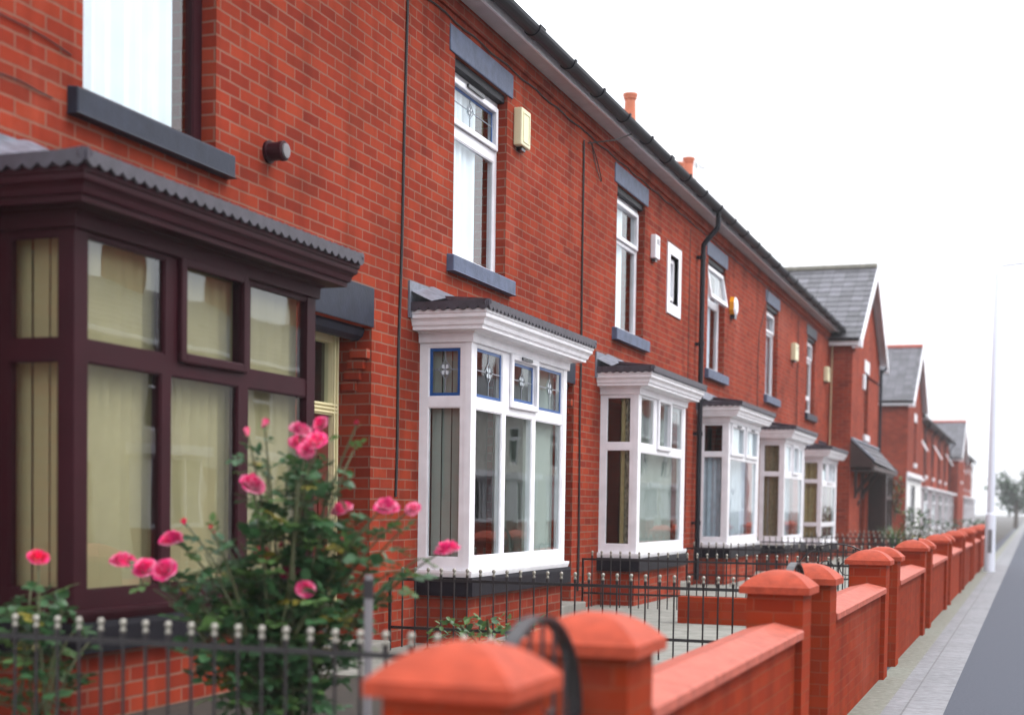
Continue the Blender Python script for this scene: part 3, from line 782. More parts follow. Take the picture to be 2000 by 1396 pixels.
h6_bay = dict(a=31.42, b=33.86, dz=-.17, side_transom=(2.12, 2.19), low_transom=(1.20, 1.27), dtop=-.08,
    panes=[(31.56, 33.68, .95, 1.19), (31.56, 33.68, 1.27, 2.06), (31.56, 32.18, 2.17, 2.56), (32.38, 33.00, 2.17, 2.56), (33.12, 33.68, 2.17, 2.56)],
    casements=[(32.38, 33.00, 2.17, 2.56)], vent=False, label='white bay window with a low transom and tan curtains',
    inside=[('wavy', 'curtain_tan', 's', dict(u0=WX + .02, u1=WX + .42, z0=.9, z1=2.6, w=-.1, amp=.02, per=.11)),
            ('wavy', 'net', 'f', dict(u0=31.5, u1=33.8, z0=2.10, z1=2.42, w=-.055, amp=.004, per=.3)),
            ('wavy', 'curtain_tan', 'f', dict(u0=31.5, u1=32.1, z0=.9, z1=2.6, w=-.25, amp=.02, per=.14))])
HF = house(4, 'last red brick terraced house, built against the projecting gabled house', dict(bay=h6_bay,
    up=dict(transom=(4.80, 4.90), lintel='stone_dark', bottom_strip=4.02, curtain=('wavy', 'curtain_lace', .0, .6))))

# fittings on the house fronts
alarm(HB, 12.98, 4.93, .35, .26, .085, 'cream_box', 'panel')
alarm(HC, 18.20, 4.73, .30, .22, .075, 'white_box', 'slots')
alarm(HD, 23.36, 4.66, .30, .27, .10, 'yellow_box', 'hex')
alarm(HE, 29.70, 4.57, .34, .40, .10, 'cream_box', 'slots')
alarm(HF, 34.62, 4.56, .34, .40, .10, 'cream_box', 'slots')
# boiler flue on the nearest house
mb = MB()
def xl(mb, c, prof, n=18, m=0):
    rows = [[(c[0] + w, c[1] + r * math.cos(2 * math.pi * j / n), c[2] + r * math.sin(2 * math.pi * j / n)) for j in range(n)] for r, w in prof]
    mb.grid(rows, m, True); mb.face(rows[-1], m)
xl(mb, (WX, 8.34, 3.79), [(.070, 0), (.073, .02), (.058, .022), (.058, .095), (.064, .098), (.064, .123), (.052, .128)])
fl = mb.build('flue_terminal', 'brown', HA, smooth=False)
mb = MB(); xl(mb, (WX + .128, 8.34, 3.79), [(.046, .0), (.046, .012), (.03, .014)]); mb.build('flue_guard', 'grey_plastic', fl)
cable(HA, [(WX + .01, 5.2 + 1.1 * k / 10, 3.86 - .05 * (k / 10) ** 2 + .006 * math.sin(k)) for k in range(11)], .004, 'wall_cable')
cable(HA, [(WX + .01, 5.2 + .95 * k / 8, 3.56 + .010 * math.sin(k * 1.4)) for k in range(9)], .004, 'wall_cable')
cable(HB, drop(10.50, 5.6, 1.6, -.13), .011, 'drop_cable')
cable(HB, drop(15.20, 5.5, .62, .04, x=WX + .016), .011, 'drop_cable')
cable(HB, drop(15.23, 5.48, .62, .03, amp=.03), .007, 'drop_cable')
lp = [(WX + .03 + .02 * math.sin(t), 15.35 + .42 * math.sin(t * .5) ** 2 + .02 * t, 5.36 + .17 * math.cos(t)) for t in [k * .33 for k in range(20)]]
cable(HC, lp, .006, 'looped_cable')
cable(HC, [(WX + .02, 15.33, 5.5), (WX + .2, 15.75, 5.62), (WX + .27, 16.2, 5.79)], .007, 'looped_cable')
cable(HD, drop(20.42, 5.5, 1.2, .0, amp=.004), .005, 'drop_cable', 'cable')
cable(HE, [(WX + .012, 26.0, 3.2), (WX + .012, 25.95, 4.2), (WX + .012, 26.05, 4.7), (WX + .013, 26.75, 5.34), (WX + .02, 26.85, 5.60)], .007, 'wall_cable')
cable(HE, drop(30.55, 5.55, 2.9, .05), .007, 'drop_cable')
# slit window surround
mb = MB(); F = front_F(WX + .012)
holed(mb, F, 19.10, 19.92, 4.15, 5.11, [(19.26, 19.76, 4.31, 4.96)], .1); ring(mb, F, 19.10, 19.92, 4.15, 5.11, .012, -.03, 0)
holed(mb, front_F(WX - .07), 19.26, 19.76, 4.31, 4.96, [(19.38, 19.64, 4.42, 4.87)], .05)
q_ = MB(); wavy(q_, front_F(WX - .10), 19.36, 19.56, 4.40, 4.90, -.05, .008, .1)
sw = mb.build('slit_window', 'white', HC); sw['label'] = 'narrow window in a flat white painted surround'
mb = MB(); F2 = front_F(WX - .10); mb.face([F2(19.38, 4.42, 0), F2(19.64, 4.42, 0), F2(19.64, 4.87, 0), F2(19.38, 4.87, 0)]); mb.build('glass', 'glass_up', sw)
mb = MB(); ring(mb, front_F(WX - .07), 19.33, 19.69, 4.37, 4.92, .05, .001, .03); mb.build('opening_light', 'white', sw, bevel=.006); q_.build('curtain', 'net', sw)
# downpipe between the third and fourth house
mb = MB(); y = 20.98
mb.tube([(WX + .29, y, 5.86), (WX + .29, y, 5.66), (WX + .28, y, 5.60), (WX + .13, y - .03, 5.42), (WX + .09, y - .04, 5.36), (WX + .085, y - .04, 5.2), (WX + .085, y - .06, .5)], .038, 10)
dp = mb.build('downpipe', 'gutter', HD, smooth=True)
for z in (5.15, 3.9, 2.6, 1.3):
    q = MB(); q.tube([(WX + .085, y - .047, z), (WX + .085, y - .047, z + .06)], .047, 10); q.box(WX, WX + .05, y - .10, y + .01, z + .01, z + .05); q.build('pipe_clip', 'gutter', dp)

# chimney stacks on the party walls
def chimney(H, y, pots, x=WX - 3.75, zb=7.9, zt=9.55):
    mb = MB()
    mb.box(x - .38, x + .38, y - .42, y + .42, zb, zt - .15); mb.box(x - .43, x + .43, y - .47, y + .47, zt - .15, zt)
    c = mb.build('chimney', 'brick', H)
    for dx, dy, h in pots:
        q = MB(); q.lathe((x + dx, y + dy, zt), [(.15, 0), (.15, .05), (.135, .1), (.12, h - .14), (.145, h - .11), (.145, h - .07), (.16, h - .05), (.16, h), (.11, h + .01), (.09, h - .08)], 14)
        q.build('chimney_pot', 'clay', c)
    return c
chimney(HE, BOUND + 4 * W - .2, [(.12, -.05, .80)])
st2 = chimney(HF, BOUND + 5 * W - .15, [(.12, .40, .72), (.05, -.42, .42)])
mb = MB(); ax, ay, az = WX - 3.5, BOUND + 5 * W + .5, 9.55
mb.tube([(ax, ay, az - .4), (ax, ay, az + .75)], .012, 5); mb.tube([(ax, ay - .1, az + .62), (ax, ay + 1.1, az + .70)], .008, 4)
for k in range(7): mb.tube([(ax - .16, ay + .05 + k * .15, az + .63 + k * .01), (ax + .16, ay + .05 + k * .15, az + .63 + k * .01)], .005, 4)
mb.build('aerial', 'iron', st2)

# ------------------------------------------------------------------ gabled houses
def slate_slope(mb, P, Q, U, V, rows, th=.014):
    """courses of slates: P-Q eaves line, U-V ridge line (U above P)"""
    P, Q, U, V = map(Vector, (P, Q, U, V)); nrm = (Q - P).cross(U - P).normalized()
    if nrm.z < 0: nrm = -nrm
    L = (Q - P).length; Hh = (U - P).length
    for k in range(rows):
        a, b = k / rows, min(1, (k + 1.06) / rows)
        p0, q0 = P.lerp(U, a) + nrm * th, Q.lerp(V, a) + nrm * th
        p1, q1 = P.lerp(U, b) + nrm * .002, Q.lerp(V, b) + nrm * .002
        o = (k % 2) * .15
        rh = Hh / rows; v0 = k * .2
        mb.face([p0, q0, q1, p1], 0, [(o, v0 + .004), (L + o, v0 + .004), (L + o, v0 + .196), (o, v0 + .196)])
        mb.face([p0, q0, q0 - nrm * th, p0 - nrm * th], 0, [(o, v0 + .02), (L + o, v0 + .02), (L + o, v0 + .03), (o, v0 + .03)])

def gabled_house(name, label, X, y0, y1, ze, zr, depth, g0, ridge='ridge', full=True, rows=14):
    H = empty('gabled_house', (0, 0, 0), label, 'house', 'gabled brick houses')
    ym = (y0 + y1) / 2; ov = .22; xo = X + .20
    F = front_F(X)
    wy0, wy1 = (ym - .42, ym + .42) if full else (ym - .5, ym + .4)
    wz0, wz1 = (3.50, 5.10) if full else (3.35, 4.9)
    holes = [(wy0, wy1, wz0, wz1)] + g0['holes']
    mb = MB(); holed(mb, F, y0, y1, g0.get('z0', GZ - .2), ze, holes, .2)
    mb.face([(X, y0, ze), (X, y1, ze), (X, ym, zr - .12)])
    mb.face([(X, y0, g0.get('z0', GZ - .2)), (X, y0, ze), (X - depth, y0, ze), (X - depth, y0, g0.get('z0', GZ - .2))])
    mb.face([(X, y1, g0.get('z0', GZ - .2)), (X, y1, ze), (X - depth, y1, ze), (X - depth, y1, g0.get('z0', GZ - .2))])
    wall = mb.build('wall', 'brick', H)
    mb = MB(); mb.face([(X - .6, y0 + .2, GZ), (X - .6, y1 - .2, GZ), (X - .6, y1 - .2, ze), (X - .6, y0 + .2, ze)]); mb.build('interior', 'interior', H)
    sl = (zr - ze) / (ym - y0); yo = y0 - ov; zo = ze - ov * sl
    mb = MB()
    slate_slope(mb, (xo, yo, zo), (X - depth, yo, zo), (xo, ym, zr), (X - depth, ym, zr), rows)
    slate_slope(mb, (xo, y1 + ov, zo), (X - depth, y1 + ov, zo), (xo, ym, zr), (X - depth, ym, zr), rows)
    roof = mb.build('roof', 'slate', H)
    mb = MB(); n = int(depth / .45)
    for k in range(n):
        x1 = xo - k * .45
        mb.tube([(x1, ym, zr + .0), (x1 - .44, ym, zr + .0)], .10, 8)
        mb.tube([(x1 - .43, ym, zr + .0), (x1 - .45, ym, zr + .0)], .112, 8)
    mb.build('ridge_tiles', ridge, roof)
    # barge boards, with boxed ends at the eaves
    mb = MB()
    for s_ in (-1, 1):
        ye = ym + s_ * (ym - y0 + ov)
        P = [(ye, zo - .02), (ym, zr - .02), (ym, zr - .30), (ye, zo - .24)]
        r0 = [(xo + .002, p[0], p[1]) for p in P]; r1 = [(xo + .032, p[0], p[1]) for p in P]
        mb.grid([r0, r1], 0, True); mb.face(r0); mb.face(r1)
    b = mb.build('bargeboard', 'white', H)
    mb = MB()
    for s_ in (-1, 1):
        ye = ym + s_ * (ym - y0 + ov); yi = ym + s_ * (ym - y0)
        mb.box(X + .001, xo + .03, min(ye, yi) , max(ye, yi), zo - .22, zo - .20)
        mb.face([(X + .002, ye, zo - .03), (xo, ye, zo - .03), (xo, ym, zr - .05), (X + .002, ym, zr - .05)])
    mb.box(X - depth * .75, xo - .02, yo - .002, yo + .02, zo - .17, zo - .02)
    mb.build('soffit_board', 'white', H)
    mb = MB()
    mb.box(X + .15, xo + .035, yo - .03, y0 + .02, zo - .21, zo - .02); mb.build('eaves_box', 'white', H)
    mb = MB(); cy, cz, r = yo - .06, zo - .02, .055
    arc = [(cy + r * math.cos(t), cz + r * math.sin(t)) for t in [math.pi + math.pi * k / 8 for k in range(9)]]
    arc2 = [(cy + (r - .006) * math.cos(t), cz + (r - .006) * math.sin(t)) for t in [2 * math.pi - math.pi * k / 8 for k in range(9)]]
    mb.grid([[(xo - .02, a, z) for a, z in arc + arc2], [(X - depth * .7, a, z) for a, z in arc + arc2]], 0, True)
    mb.face([(xo - .02, a, z) for a, z in arc]); mb.build('gutter', 'gutter', H)
    # upper window
    fm = g0.get('frame', 'brown')
    mb = MB(); FW = front_F(X - .1)
    tz = wz1 - .5
    hs = [(wy0 + .07, wy1 - .07, wz0 + .07, tz - .04), (wy0 + .07, wy1 - .07, tz + .04, wz1 - .07)]
    holed(mb, FW, wy0, wy1, wz0, wz1, hs, .06); win = mb.build('window', fm, H)
    mb = MB()
    for h in hs: mb.face([FW(h[0], h[2], -.03), FW(h[1], h[2], -.03), FW(h[1], h[3], -.03), FW(h[0], h[3], -.03)])
    mb.build('glass', 'glass', win)
    mb = MB(); mb.box(X - .05, X + .012, wy0 - .16, wy1 + .16, wz1 + .001, wz1 + .32); mb.build('lintel', 'white_old', win)
    mb = MB(); mb.box(X - .08, X + .06, wy0 - .14, wy1 + .14, wz0 - .16, wz0); mb.build('sill', 'white_old', win)
    if g0.get('open'):
        mb = MB(); A = R(55); zt = wz1 - .05; hh = .46
        for u0, u1, v0, v1 in ((wy0 + .03, wy0 + .10, 0, hh), (wy1 - .10, wy1 - .03, 0, hh), (wy0 + .10, wy1 - .10, 0, .07), (wy0 + .10, wy1 - .10, hh - .07, hh)):
            P = [(X - .08 + w * math.cos(A) + v * math.sin(A), u, zt - v * math.cos(A) + w * math.sin(A)) for w in (0, .04) for u, v in ((u0, v0), (u1, v0), (u1, v1), (u0, v1))]
            for fc in ((0, 1, 2, 3), (4, 5, 6, 7), (0, 1, 5, 4), (1, 2, 6, 5), (2, 3, 7, 6), (3, 0, 4, 7)): mb.face([P[k] for k in fc])
        mb.build('opening_light', fm, win)
    return H

GX, G0, G1 = -4.15, 35.62, 42.1
HG = gabled_house('g', 'projecting brick house with a slate gable and a dark lean-to porch', GX, G0, G1, 5.78, 7.85, 4.5,
                  dict(holes=[(37.9, 39.2, GZ, 2.6), (39.9, 41.7, 1.0, 2.6)], open=True))
mb = MB(); mb.box(GX, GX + .06, 37.86, 38.16, 4.62, 5.0); a = mb.build('alarm_box', 'white_box', HG, bevel=.012)
mb = MB(); mb.tube([(GX + .06, 42.0, 5.5), (GX + .06, 42.0, .6)], .04, 8); mb.tube([(GX + .2, 42.2, 5.55), (GX + .06, 42.0, 5.4)], .04, 8); mb.build('downpipe', 'gutter', HG)
# corbels under the gable eaves
mb = MB(); mb.box(GX + .002, GX + .05, G0 + .03, G0 + .25, 5.35, 5.5); mb.box(GX + .002, GX + .09, G0 + .0, G0 + .22, 5.5, 5.66); mb.build('eaves_corbel', 'brick', HG)
mb = MB(); mb.tube([(GX - .03, G0 - .01, 5.5), (WX + .06, G0 - .012, 5.55), (WX + .04, G0 - .02, .6)], .012, 5); mb.build('cable', 'cream', HG)
# lean-to porch
mb = MB(); px0, px1, py0, py1 = GX, GX + .56, G0 + .02, G1 + .1
slate_slope(mb, (px1, py0, 2.70), (px1, py1, 2.60), (px0, py0, 3.24), (px0, py1, 3.24), 4, .03)
por = mb.build('porch_roof', 'tile', HG)
mb = MB(); mb.tube([(px0 + .02, py0, 3.26), (px0 + .02, py1, 3.26)], .05, 8); mb.tube([(px0 + .0, py0 + .02, 3.28), (px1 + .02, py0 + .02, 2.74)], .035, 6); mb.build('porch_flashing', 'lead', por)
mb = MB(); t = [(px0, 3.2), (px0, 2.62), (px1 - .04, 2.62), (px1 - .02, 2.68)]
t = [(px0, 3.22), (px0, 2.58), (px1 - .02, 2.58), (px1 - .02, 2.70)]
for yy in (py0 - .035, py1 - .02):
    r0 = [(a, yy, b) for a, b in t]; r1 = [(a, yy + .04, b) for a, b in t]; mb.grid([r0, r1], 0, True); mb.face(r0); mb.face(r1)
mb.box(px1 - .06, px1 - .0, py0 + .06, py1 - .05, 2.52, 2.62); mb.box(px0, px1 - .06, py0 + .1, py1 - .1, 2.50, 2.53); mb.face([(px0, py0, 3.20), (px0, py1, 3.20), (px1 - .01, py1, 2.57), (px1 - .01, py0, 2.66)])
for yy in (py0 + 1.0, py0 + 2.6):
    mb.tube([(px0 + .02, yy, 1.95), (px1 - .1, yy, 2.52)], .045, 4); mb.box(px0, px0 + .06, yy - .05, yy + .05, 1.85, 2.55)
mb.box(px0 + .38, px0 + .50, 39.55, 39.75, GZ, 2.52)
mb.build('porch_frame', 'timber', HG)
mb = MB(); FD = front_F(GX - .12)
holed(mb, FD, 37.9, 39.2, GZ, 2.6, [(38.02, 38.62, GZ + .15, 1.85), (38.02, 38.62, 1.95, 2.5), (38.72, 39.10, GZ + .15, 2.5)], .05); d = mb.build('door', 'timber', HG)
mb = MB()
for h in ((38.02, 38.62, GZ + .15, 1.85), (38.02, 38.62, 1.95, 2.5), (38.72, 39.10, GZ + .15, 2.5)): mb.face([FD(h[0], h[2], -.03), FD(h[1], h[2], -.03), FD(h[1], h[3], -.03), FD(h[0], h[3], -.03)])
mb.build('frosted_glass', 'glass_obsc', d)
mb = MB(); FB = front_F(GX + .48)
hs = [(40.02, 40.75, 1.1, 1.85), (40.85, 41.6, 1.1, 1.85), (40.02, 40.75, 1.95, 2.45), (40.85, 41.6, 1.95, 2.45)]
holed(mb, FB, 39.92, 41.7, 1.0, 2.5, hs, .06); mb.face([(GX, 39.92, 1.0), (GX + .48, 39.92, 1.0), (GX + .48, 39.92, 2.5), (GX, 39.92, 2.5)]); mb.face([(GX, 41.7, 1.0), (GX + .48, 41.7, 1.0), (GX + .48, 41.7, 2.5), (GX, 41.7, 2.5)])
bw = mb.build('bay_window', 'timber', HG)
mb = MB()
for h in hs: mb.face([FB(h[0], h[2], -.03), FB(h[1], h[2], -.03), FB(h[1], h[3], -.03), FB(h[0], h[3], -.03)])
mb.build('glass', 'glass_up', bw)
mb = MB(); mb.box(GX - .02, GX + .47, 39.94, 41.68, GZ - .1, .998); mb.build('plinth', 'brick', bw)
mb = MB(); mb.lathe((0, 0, 0), [(.05, 0), (.05, .02)], 10); 
mb = MB(); mb.tube([(GX + .02 + .03 * math.sin(t), 37.4 + .09 * math.cos(t), 1.72 + .09 * math.sin(t)) for t in [k * math.pi / 6 for k in range(13)]], .012, 5); mb.build('door_ornament', 'iron', HG)

# second gabled house across the side passage, white render to the ground floor
EX = -4.25
HH = gabled_house('h', 'gabled brick house with white rendered ground floor and red ridge tiles', EX, 53.6, 60.6, 5.60, 7.75, 6.5,
                  dict(holes=[(55.2, 57.4, 1.0, 2.5)], frame='white', z0=-.3), 'ridge_red', False, 18)
mb = MB(); F = front_F(EX + .02)
holed(mb, F, 53.58, 60.62, -.3, 2.95, [(55.2, 57.4, 1.0, 2.5)], .12); mb.face([(EX, 53.58, -.3), (EX + .02, 53.58, -.3), (EX + .02, 53.58, 2.95), (EX, 53.58, 2.95)])
mb.build('rendered_ground_floor', 'render_white', HH)
mb = MB(); F = front_F(EX - .06); hs = [(55.3, 56.2, 1.1, 2.4), (56.35, 57.3, 1.1, 2.4)]; holed(mb, F, 55.2, 57.4, 1.0, 2.5, hs, .05); w2 = mb.build('window', 'white', HH)
mb = MB()
for h in hs: mb.face([F(h[0], h[2], -.03), F(h[1], h[2], -.03), F(h[1], h[3], -.03), F(h[0], h[3], -.03)])
mb.build('glass', 'glass', w2)
mb = MB(); mb.box(EX + .021, EX + .16, 53.6, 60.6, 2.75, 2.83); mb.box(EX, EX + .06, 53.6, 60.6, 2.83, 2.95); mb.build('ground_floor_canopy', 'white_old', HH)

# ------------------------------------------------------------------ the terrace further down the street
RX, RZ = -4.55, 5.38
def far_house(i, label, y0, w, bays=True):
    H = empty('far_terraced_house', (0, 0, 0), label, 'house', 'distant terraced houses beyond the second gable')
    y1 = y0 + w
    wn = (y0 + w * .28, y0 + w * .28 + .95, 3.15, 4.75)
    mb = MB(); holed(mb, front_F(RX), y0, y1, -.3, RZ, [wn, (y0 + .5, y0 + 2.9, .8, 2.4), (y1 - 1.4, y1 - .5, .3, 2.4)], .15); mb.build('wall', 'brick', H)
    mb = MB(); mb.face([(RX - .5, y0, 0), (RX - .5, y1, 0), (RX - .5, y1, RZ), (RX - .5, y0, RZ)]); mb.build('interior', 'interior', H)
    mb = MB(); slate_slope(mb, (RX + .35, y0, RZ + .05), (RX + .35, y1, RZ + .05), (RX - 3.6, y0, RZ + 2.2), (RX - 3.6, y1, RZ + 2.2), 12); r = mb.build('roof', 'slate', H)
    mb = MB(); mb.tube([(RX + .34, y0, RZ + .02), (RX + .34, y1, RZ + .02)], .06, 8); mb.box(RX, RX + .28, y0, y1, RZ + .0, RZ + .03); mb.build('gutter', 'gutter', H)
    def win(a, b, c, d, x, name):
        F = front_F(x); mb = MB(); t = d - (d - c) * .3
        hs = [(a + .07, b - .07, c + .07, t - .03), (a + .07, b - .07, t + .03, d - .07)]
        holed(mb, F, a, b, c, d, hs, .05); o = mb.build(name, 'white', H)
        mb = MB()
        for h in hs: mb.face([F(h[0], h[2], -.03), F(h[1], h[2], -.03), F(h[1], h[3], -.03), F(h[0], h[3], -.03)])
        mb.build('glass', 'glass', o); return o
    o = win(*wn, RX - .06, 'window')
    mb = MB(); mb.box(RX, RX + .06, wn[0] - .1, wn[1] + .1, wn[2] - .15, wn[2]); mb.build('sill', 'white_old', o)
    if i % 2 == 0:
        mb = MB(); A = R(30); zt = wn[3] - .05
        P = [(RX + v * math.sin(A) + w_ * .04, u, zt - v * math.cos(A)) for w_ in (0, 1) for u, v in ((wn[0] + .05, 0), (wn[1] - .05, 0), (wn[1] - .05, .75), (wn[0] + .05, .75))]
        for fc in ((0, 1, 2, 3), (4, 5, 6, 7), (0, 1, 5, 4), (1, 2, 6, 5), (2, 3, 7, 6), (3, 0, 4, 7)): mb.face([P[k] for k in fc])
        mb.build('opening_light', 'white', o)
    o = win(y0 + .5, y0 + 2.9, .8, 2.4, RX + .4, 'bay_window')
    mb = MB(); mb.box(RX, RX + .395, y0 + .5, y0 + .56, .8, 2.4); mb.box(RX, RX + .395, y0 + 2.84, y0 + 2.9, .8, 2.4); mb.box(RX, RX + .38, y0 + .52, y0 + 2.88, -.3, .79); mb.build('bay_side', 'white', o)
    mb = MB(); mb.box(RX, RX + .52, y0 + .3, y1 - .3, 2.46, 2.56); mb.build('canopy', 'white_old', H)
    mb = MB(); mb.box(RX - .1, RX - .04, y1 - 1.38, y1 - .52, .3, 2.38); mb.build('door', 'brown' if i % 2 else 'white', H)
    mb = MB(); mb.tube([(RX + .33, y1 - .15, RZ), (RX + .07, y1 - .15, RZ - .35), (RX + .07, y1 - .15, 0)], .045, 6); mb.build('downpipe', 'gutter', H)
    return H
fy = 60.7
FL = ['first distant terraced house past the second gable, upper casement pushed open', 'second distant terraced house past the second gable, dark door',
      'third distant terraced house past the second gable, upper casement pushed open', 'fourth distant terraced house past the second gable, dark door',
      'last distant terraced house before the third gable, upper casement pushed open']
for i in range(5):
    Hx = far_house(i, FL[i], fy + i * 5.1, 5.1)
    if i in (1, 3): chimney(Hx, fy + i * 5.1, [(.1, -.2, .6), (.1, .2, .5)], RX - 3.6, 7.0, 8.2)
HI = gabled_house('i', 'third gabled brick house, small and far down the street', -4.0, 86.4, 93.4, 4.75, 6.85, 7.0, dict(holes=[], frame='white', z0=-.5), 'ridge_red', False, 18)
for i in range(5):
    far_house(i + 5, ['first', 'second', 'third', 'fourth', 'fifth'][i] + ' hazy terraced house beyond the third gable, smallest row in view', 93.6 + i * 5.1, 5.1)

# ------------------------------------------------------------------ ground
def sheet(name, x0, x1, y0, y1, z, m, z0=None):
    mb = MB(); mb.face([(x0, y0, z), (x1, y0, z), (x1, y1, z), (x0, y1, z)])
    if z0 is not None:
        mb.face([(x0, y0, z), (x0, y1, z), (x0, y1, z0), (x0, y0, z0)]); mb.face([(x1, y0, z), (x1, y1, z), (x1, y1, z0), (x1, y0, z0)])
        mb.face([(x0, y0, z), (x1, y0, z), (x1, y0, z0), (x0, y0, z0)]); mb.face([(x0, y1, z), (x1, y1, z), (x1, y1, z0), (x0, y1, z0)])
    return tag(mb.build(name, m), kind='structure')
sheet('ground', -400, 400, -100, 800, -.135, 'soil')
sheet('road', 1.55, 7.6, -40, 400, -.12, 'road')
sheet('pavement', -1.6, 1.42, -40, 400, 0, 'tarmac', -.13)
sheet('kerb', 1.42, 1.55, -40, 400, .006, 'strip', -.13)
sheet('pavement_opposite', 7.6, 9.6, -40, 400, 0, 'tarmac', -.13)
sheet('pavement_edge_strip', -1.05, -.60, -40, 400, .004, 'strip')
sheet('mossy_edge', -1.28, -1.05, -40, 400, .004, 'moss')
mb = MB(); mb.box(WX - .3, -1.50, 0, 42.2, -.12, GZ); tag(mb.build('raised_garden_ground', 'garden'), kind='structure')
mb = MB(); mb.box(WX + .02, -1.9, 5.15, 8.2, GZ + .001, GZ + .05); tag(mb.build('flower_bed', 'soil'), kind='structure')

# ------------------------------------------------------------------ front walls, piers, gates
PX0, PX1 = -1.61, -1.20
def pier(k, far):
    yc = (4.79 if far else 3.58) + 5.1 * k
    if k == 0: yc += .0
    n = ['first', 'second', 'third', 'fourth', 'fifth', 'sixth', 'seventh', 'eighth', 'ninth'][k]
    lab = ('nearest gate pier, big blurred domed terracotta cap at the bottom of the view' if (k == 0 and not far) else
           f"brick pier with terracotta cap on the {'far' if far else 'near'} side of the {n} gate")
    o = empty('gate_pier', ((PX0 + PX1) / 2, yc, 0), lab, 'gate pier', 'gate piers along the pavement')
    mb = MB(); mb.box(-.165, .165, -.165, .165, -.02, 1.052); mb.build('shaft', 'brick_pier', o)
    mb = MB(); n = 10; h = .205
    for q in range(4):
        ca, sa = [(1, 0), (0, 1), (-1, 0), (0, -1)][q]; rows = []
        for a in range(n + 1):
            t = a / n; r = []
            for b in range(9):
                u, v = t, t * (-1 + b / 4)
                r.append(((u * ca - v * sa) * h * .965, (u * sa + v * ca) * h * .965, 1.098 + .092 * (1 - t ** 2.3)))
            rows.append(r)
        mb.grid(rows)
    mb.box(-h, h, -h, h, 1.053, 1.095); 
    per = [(-1, -1), (1, -1), (1, 1), (-1, 1)]
    mb.grid([[(a * h, b * h, 1.095) for a, b in per], [(a * h * .965, b * h * .965, 1.0985) for a, b in per]], 0, True)
    mb.build('cap', 'cap', o)
    return o
PN = 9
for k in range(PN):
    pier(k, False); pier(k, True)
def garden_wall(y0, y1, label):
    o = empty('garden_wall', (-1.40, (y0 + y1) / 2, 0), label, 'garden wall', 'low garden walls between the piers')
    L = (y1 - y0) / 2
    mb = MB(); mb.box(-.12, .12, -L, L, -.02, .80); mb.build('brickwork', 'brick_pier', o)
    mb = MB(); pr = [(-.17, .801), (.17, .801), (.17, .842), (.155, .852), (.0, .888), (-.155, .852), (-.17, .842)]
    n = max(1, round(2 * L / .6)); 
    for k in range(n):
        a, b = -L + 2 * L * k / n + .002, -L + 2 * L * (k + 1) / n - .002
        r0 = [(x, a, z) for x, z in pr]; r1 = [(x, b, z) for x, z in pr]
        mb.grid([r0, r1], 0, True); mb.face(r0); mb.face(r1[::-1])
    mb.build('coping', 'coping', o)
    return o
garden_wall(.2, 3.58 - .165, 'low brick garden wall on the camera side of the nearest pier')
HN = ['outside the house with the brown bay', 'outside the house with the blue leaded bay', 'outside the house with the slit window', 'outside the house with the orange alarm box',
      'outside the second house before the gable', 'outside the last house before the gable', 'outside the projecting gabled house', 'just past the projecting gabled house']
for k in range(PN - 1):
    garden_wall(4.79 + .166 + 5.1 * k, 3.58 - .166 + 5.1 * (k + 1), 'low brick garden wall with pink coping, ' + HN[k])

def gate(k, w=.87, ang=0, label=''):
    y0 = 3.58 + .165 + 5.1 * k
    hinge = y0 + w if ang else y0 + .012
    o = empty('garden_gate', (-1.41, hinge, 0), label, 'gate', 'arched iron garden gates')
    d = -1 if ang else 1
    o.rotation_euler = (0, 0, R(ang))
    w -= .03
    def P(u, z, x=0): return (x, d * u, z)
    mb = MB()
    zs, zp = .86, 1.215
    arc = [(w * (.5 - .5 * math.cos(math.pi * j / 18)), zs + (zp - zs) * math.sin(math.pi * j / 18)) for j in range(19)]
    hw, th = .024, .007
    r0 = [P(u, z, -hw) for u, z in arc]; r1 = [P(u, z, hw) for u, z in arc]
    cx_, cz_ = w / 2, zs
    ins = [(cx_ + (u - cx_) * .975, zs + (z - zs) * .965) for u, z in arc]
    r2 = [P(u, z, hw) for u, z in ins]; r3 = [P(u, z, -hw) for u, z in ins]
    mb.grid([r0, r1, r2, r3, r0])
    for u in (0, w): mb.tube([P(u, .28), P(u, zs + .005)], .013, 6)
    for z in (.32, .62, zs): mb.tube([P(0, z), P(w, z)], .009, 6)
    mb.build('frame', 'iron', o)
    n = 7
    for j in range(1, n):
        u = w * j / n; zt = zs + (zp - zs) * math.sqrt(max(0, 1 - ((u - w / 2) / (w / 2)) ** 2)) * .96
        q = MB(); q.tube([P(u, .32), P(u, zt)], .007, 6); q.build('bar', 'iron', o)
    mb = MB()
    for s_ in (-1, 1):
        mb.tube([P(w / 2 + s_ * (.10 + .07 * math.cos(t)), .97 + .07 * math.sin(t), .009) for t in [j * math.pi / 7 for j in range(13)]], .006, 5)
    mb.build('scrolls', 'iron', o)
    return o
gate(0, label='nearest arched iron gate, between the two big foreground piers')
gate(1, label='closed arched iron gate between the second pair of piers')
gate(2, ang=-88, label='arched iron gate swung open into the garden behind the third pair of piers')
for k in range(3, 7): gate(k, label=f"distant arched iron gate between the {['fourth', 'fifth', 'sixth', 'seventh'][k - 3]} pair of piers")
for k in range(8):
    mb = MB(); y = 3.58 + .17 + 5.1 * k
    mb.box(-1.62, -1.36, y, y + .87, 0.005, .18); mb.box(-1.62, -1.46, y, y + .87, .181, .36)
    tag(mb.build('gate_steps', 'concrete'), kind='structure')

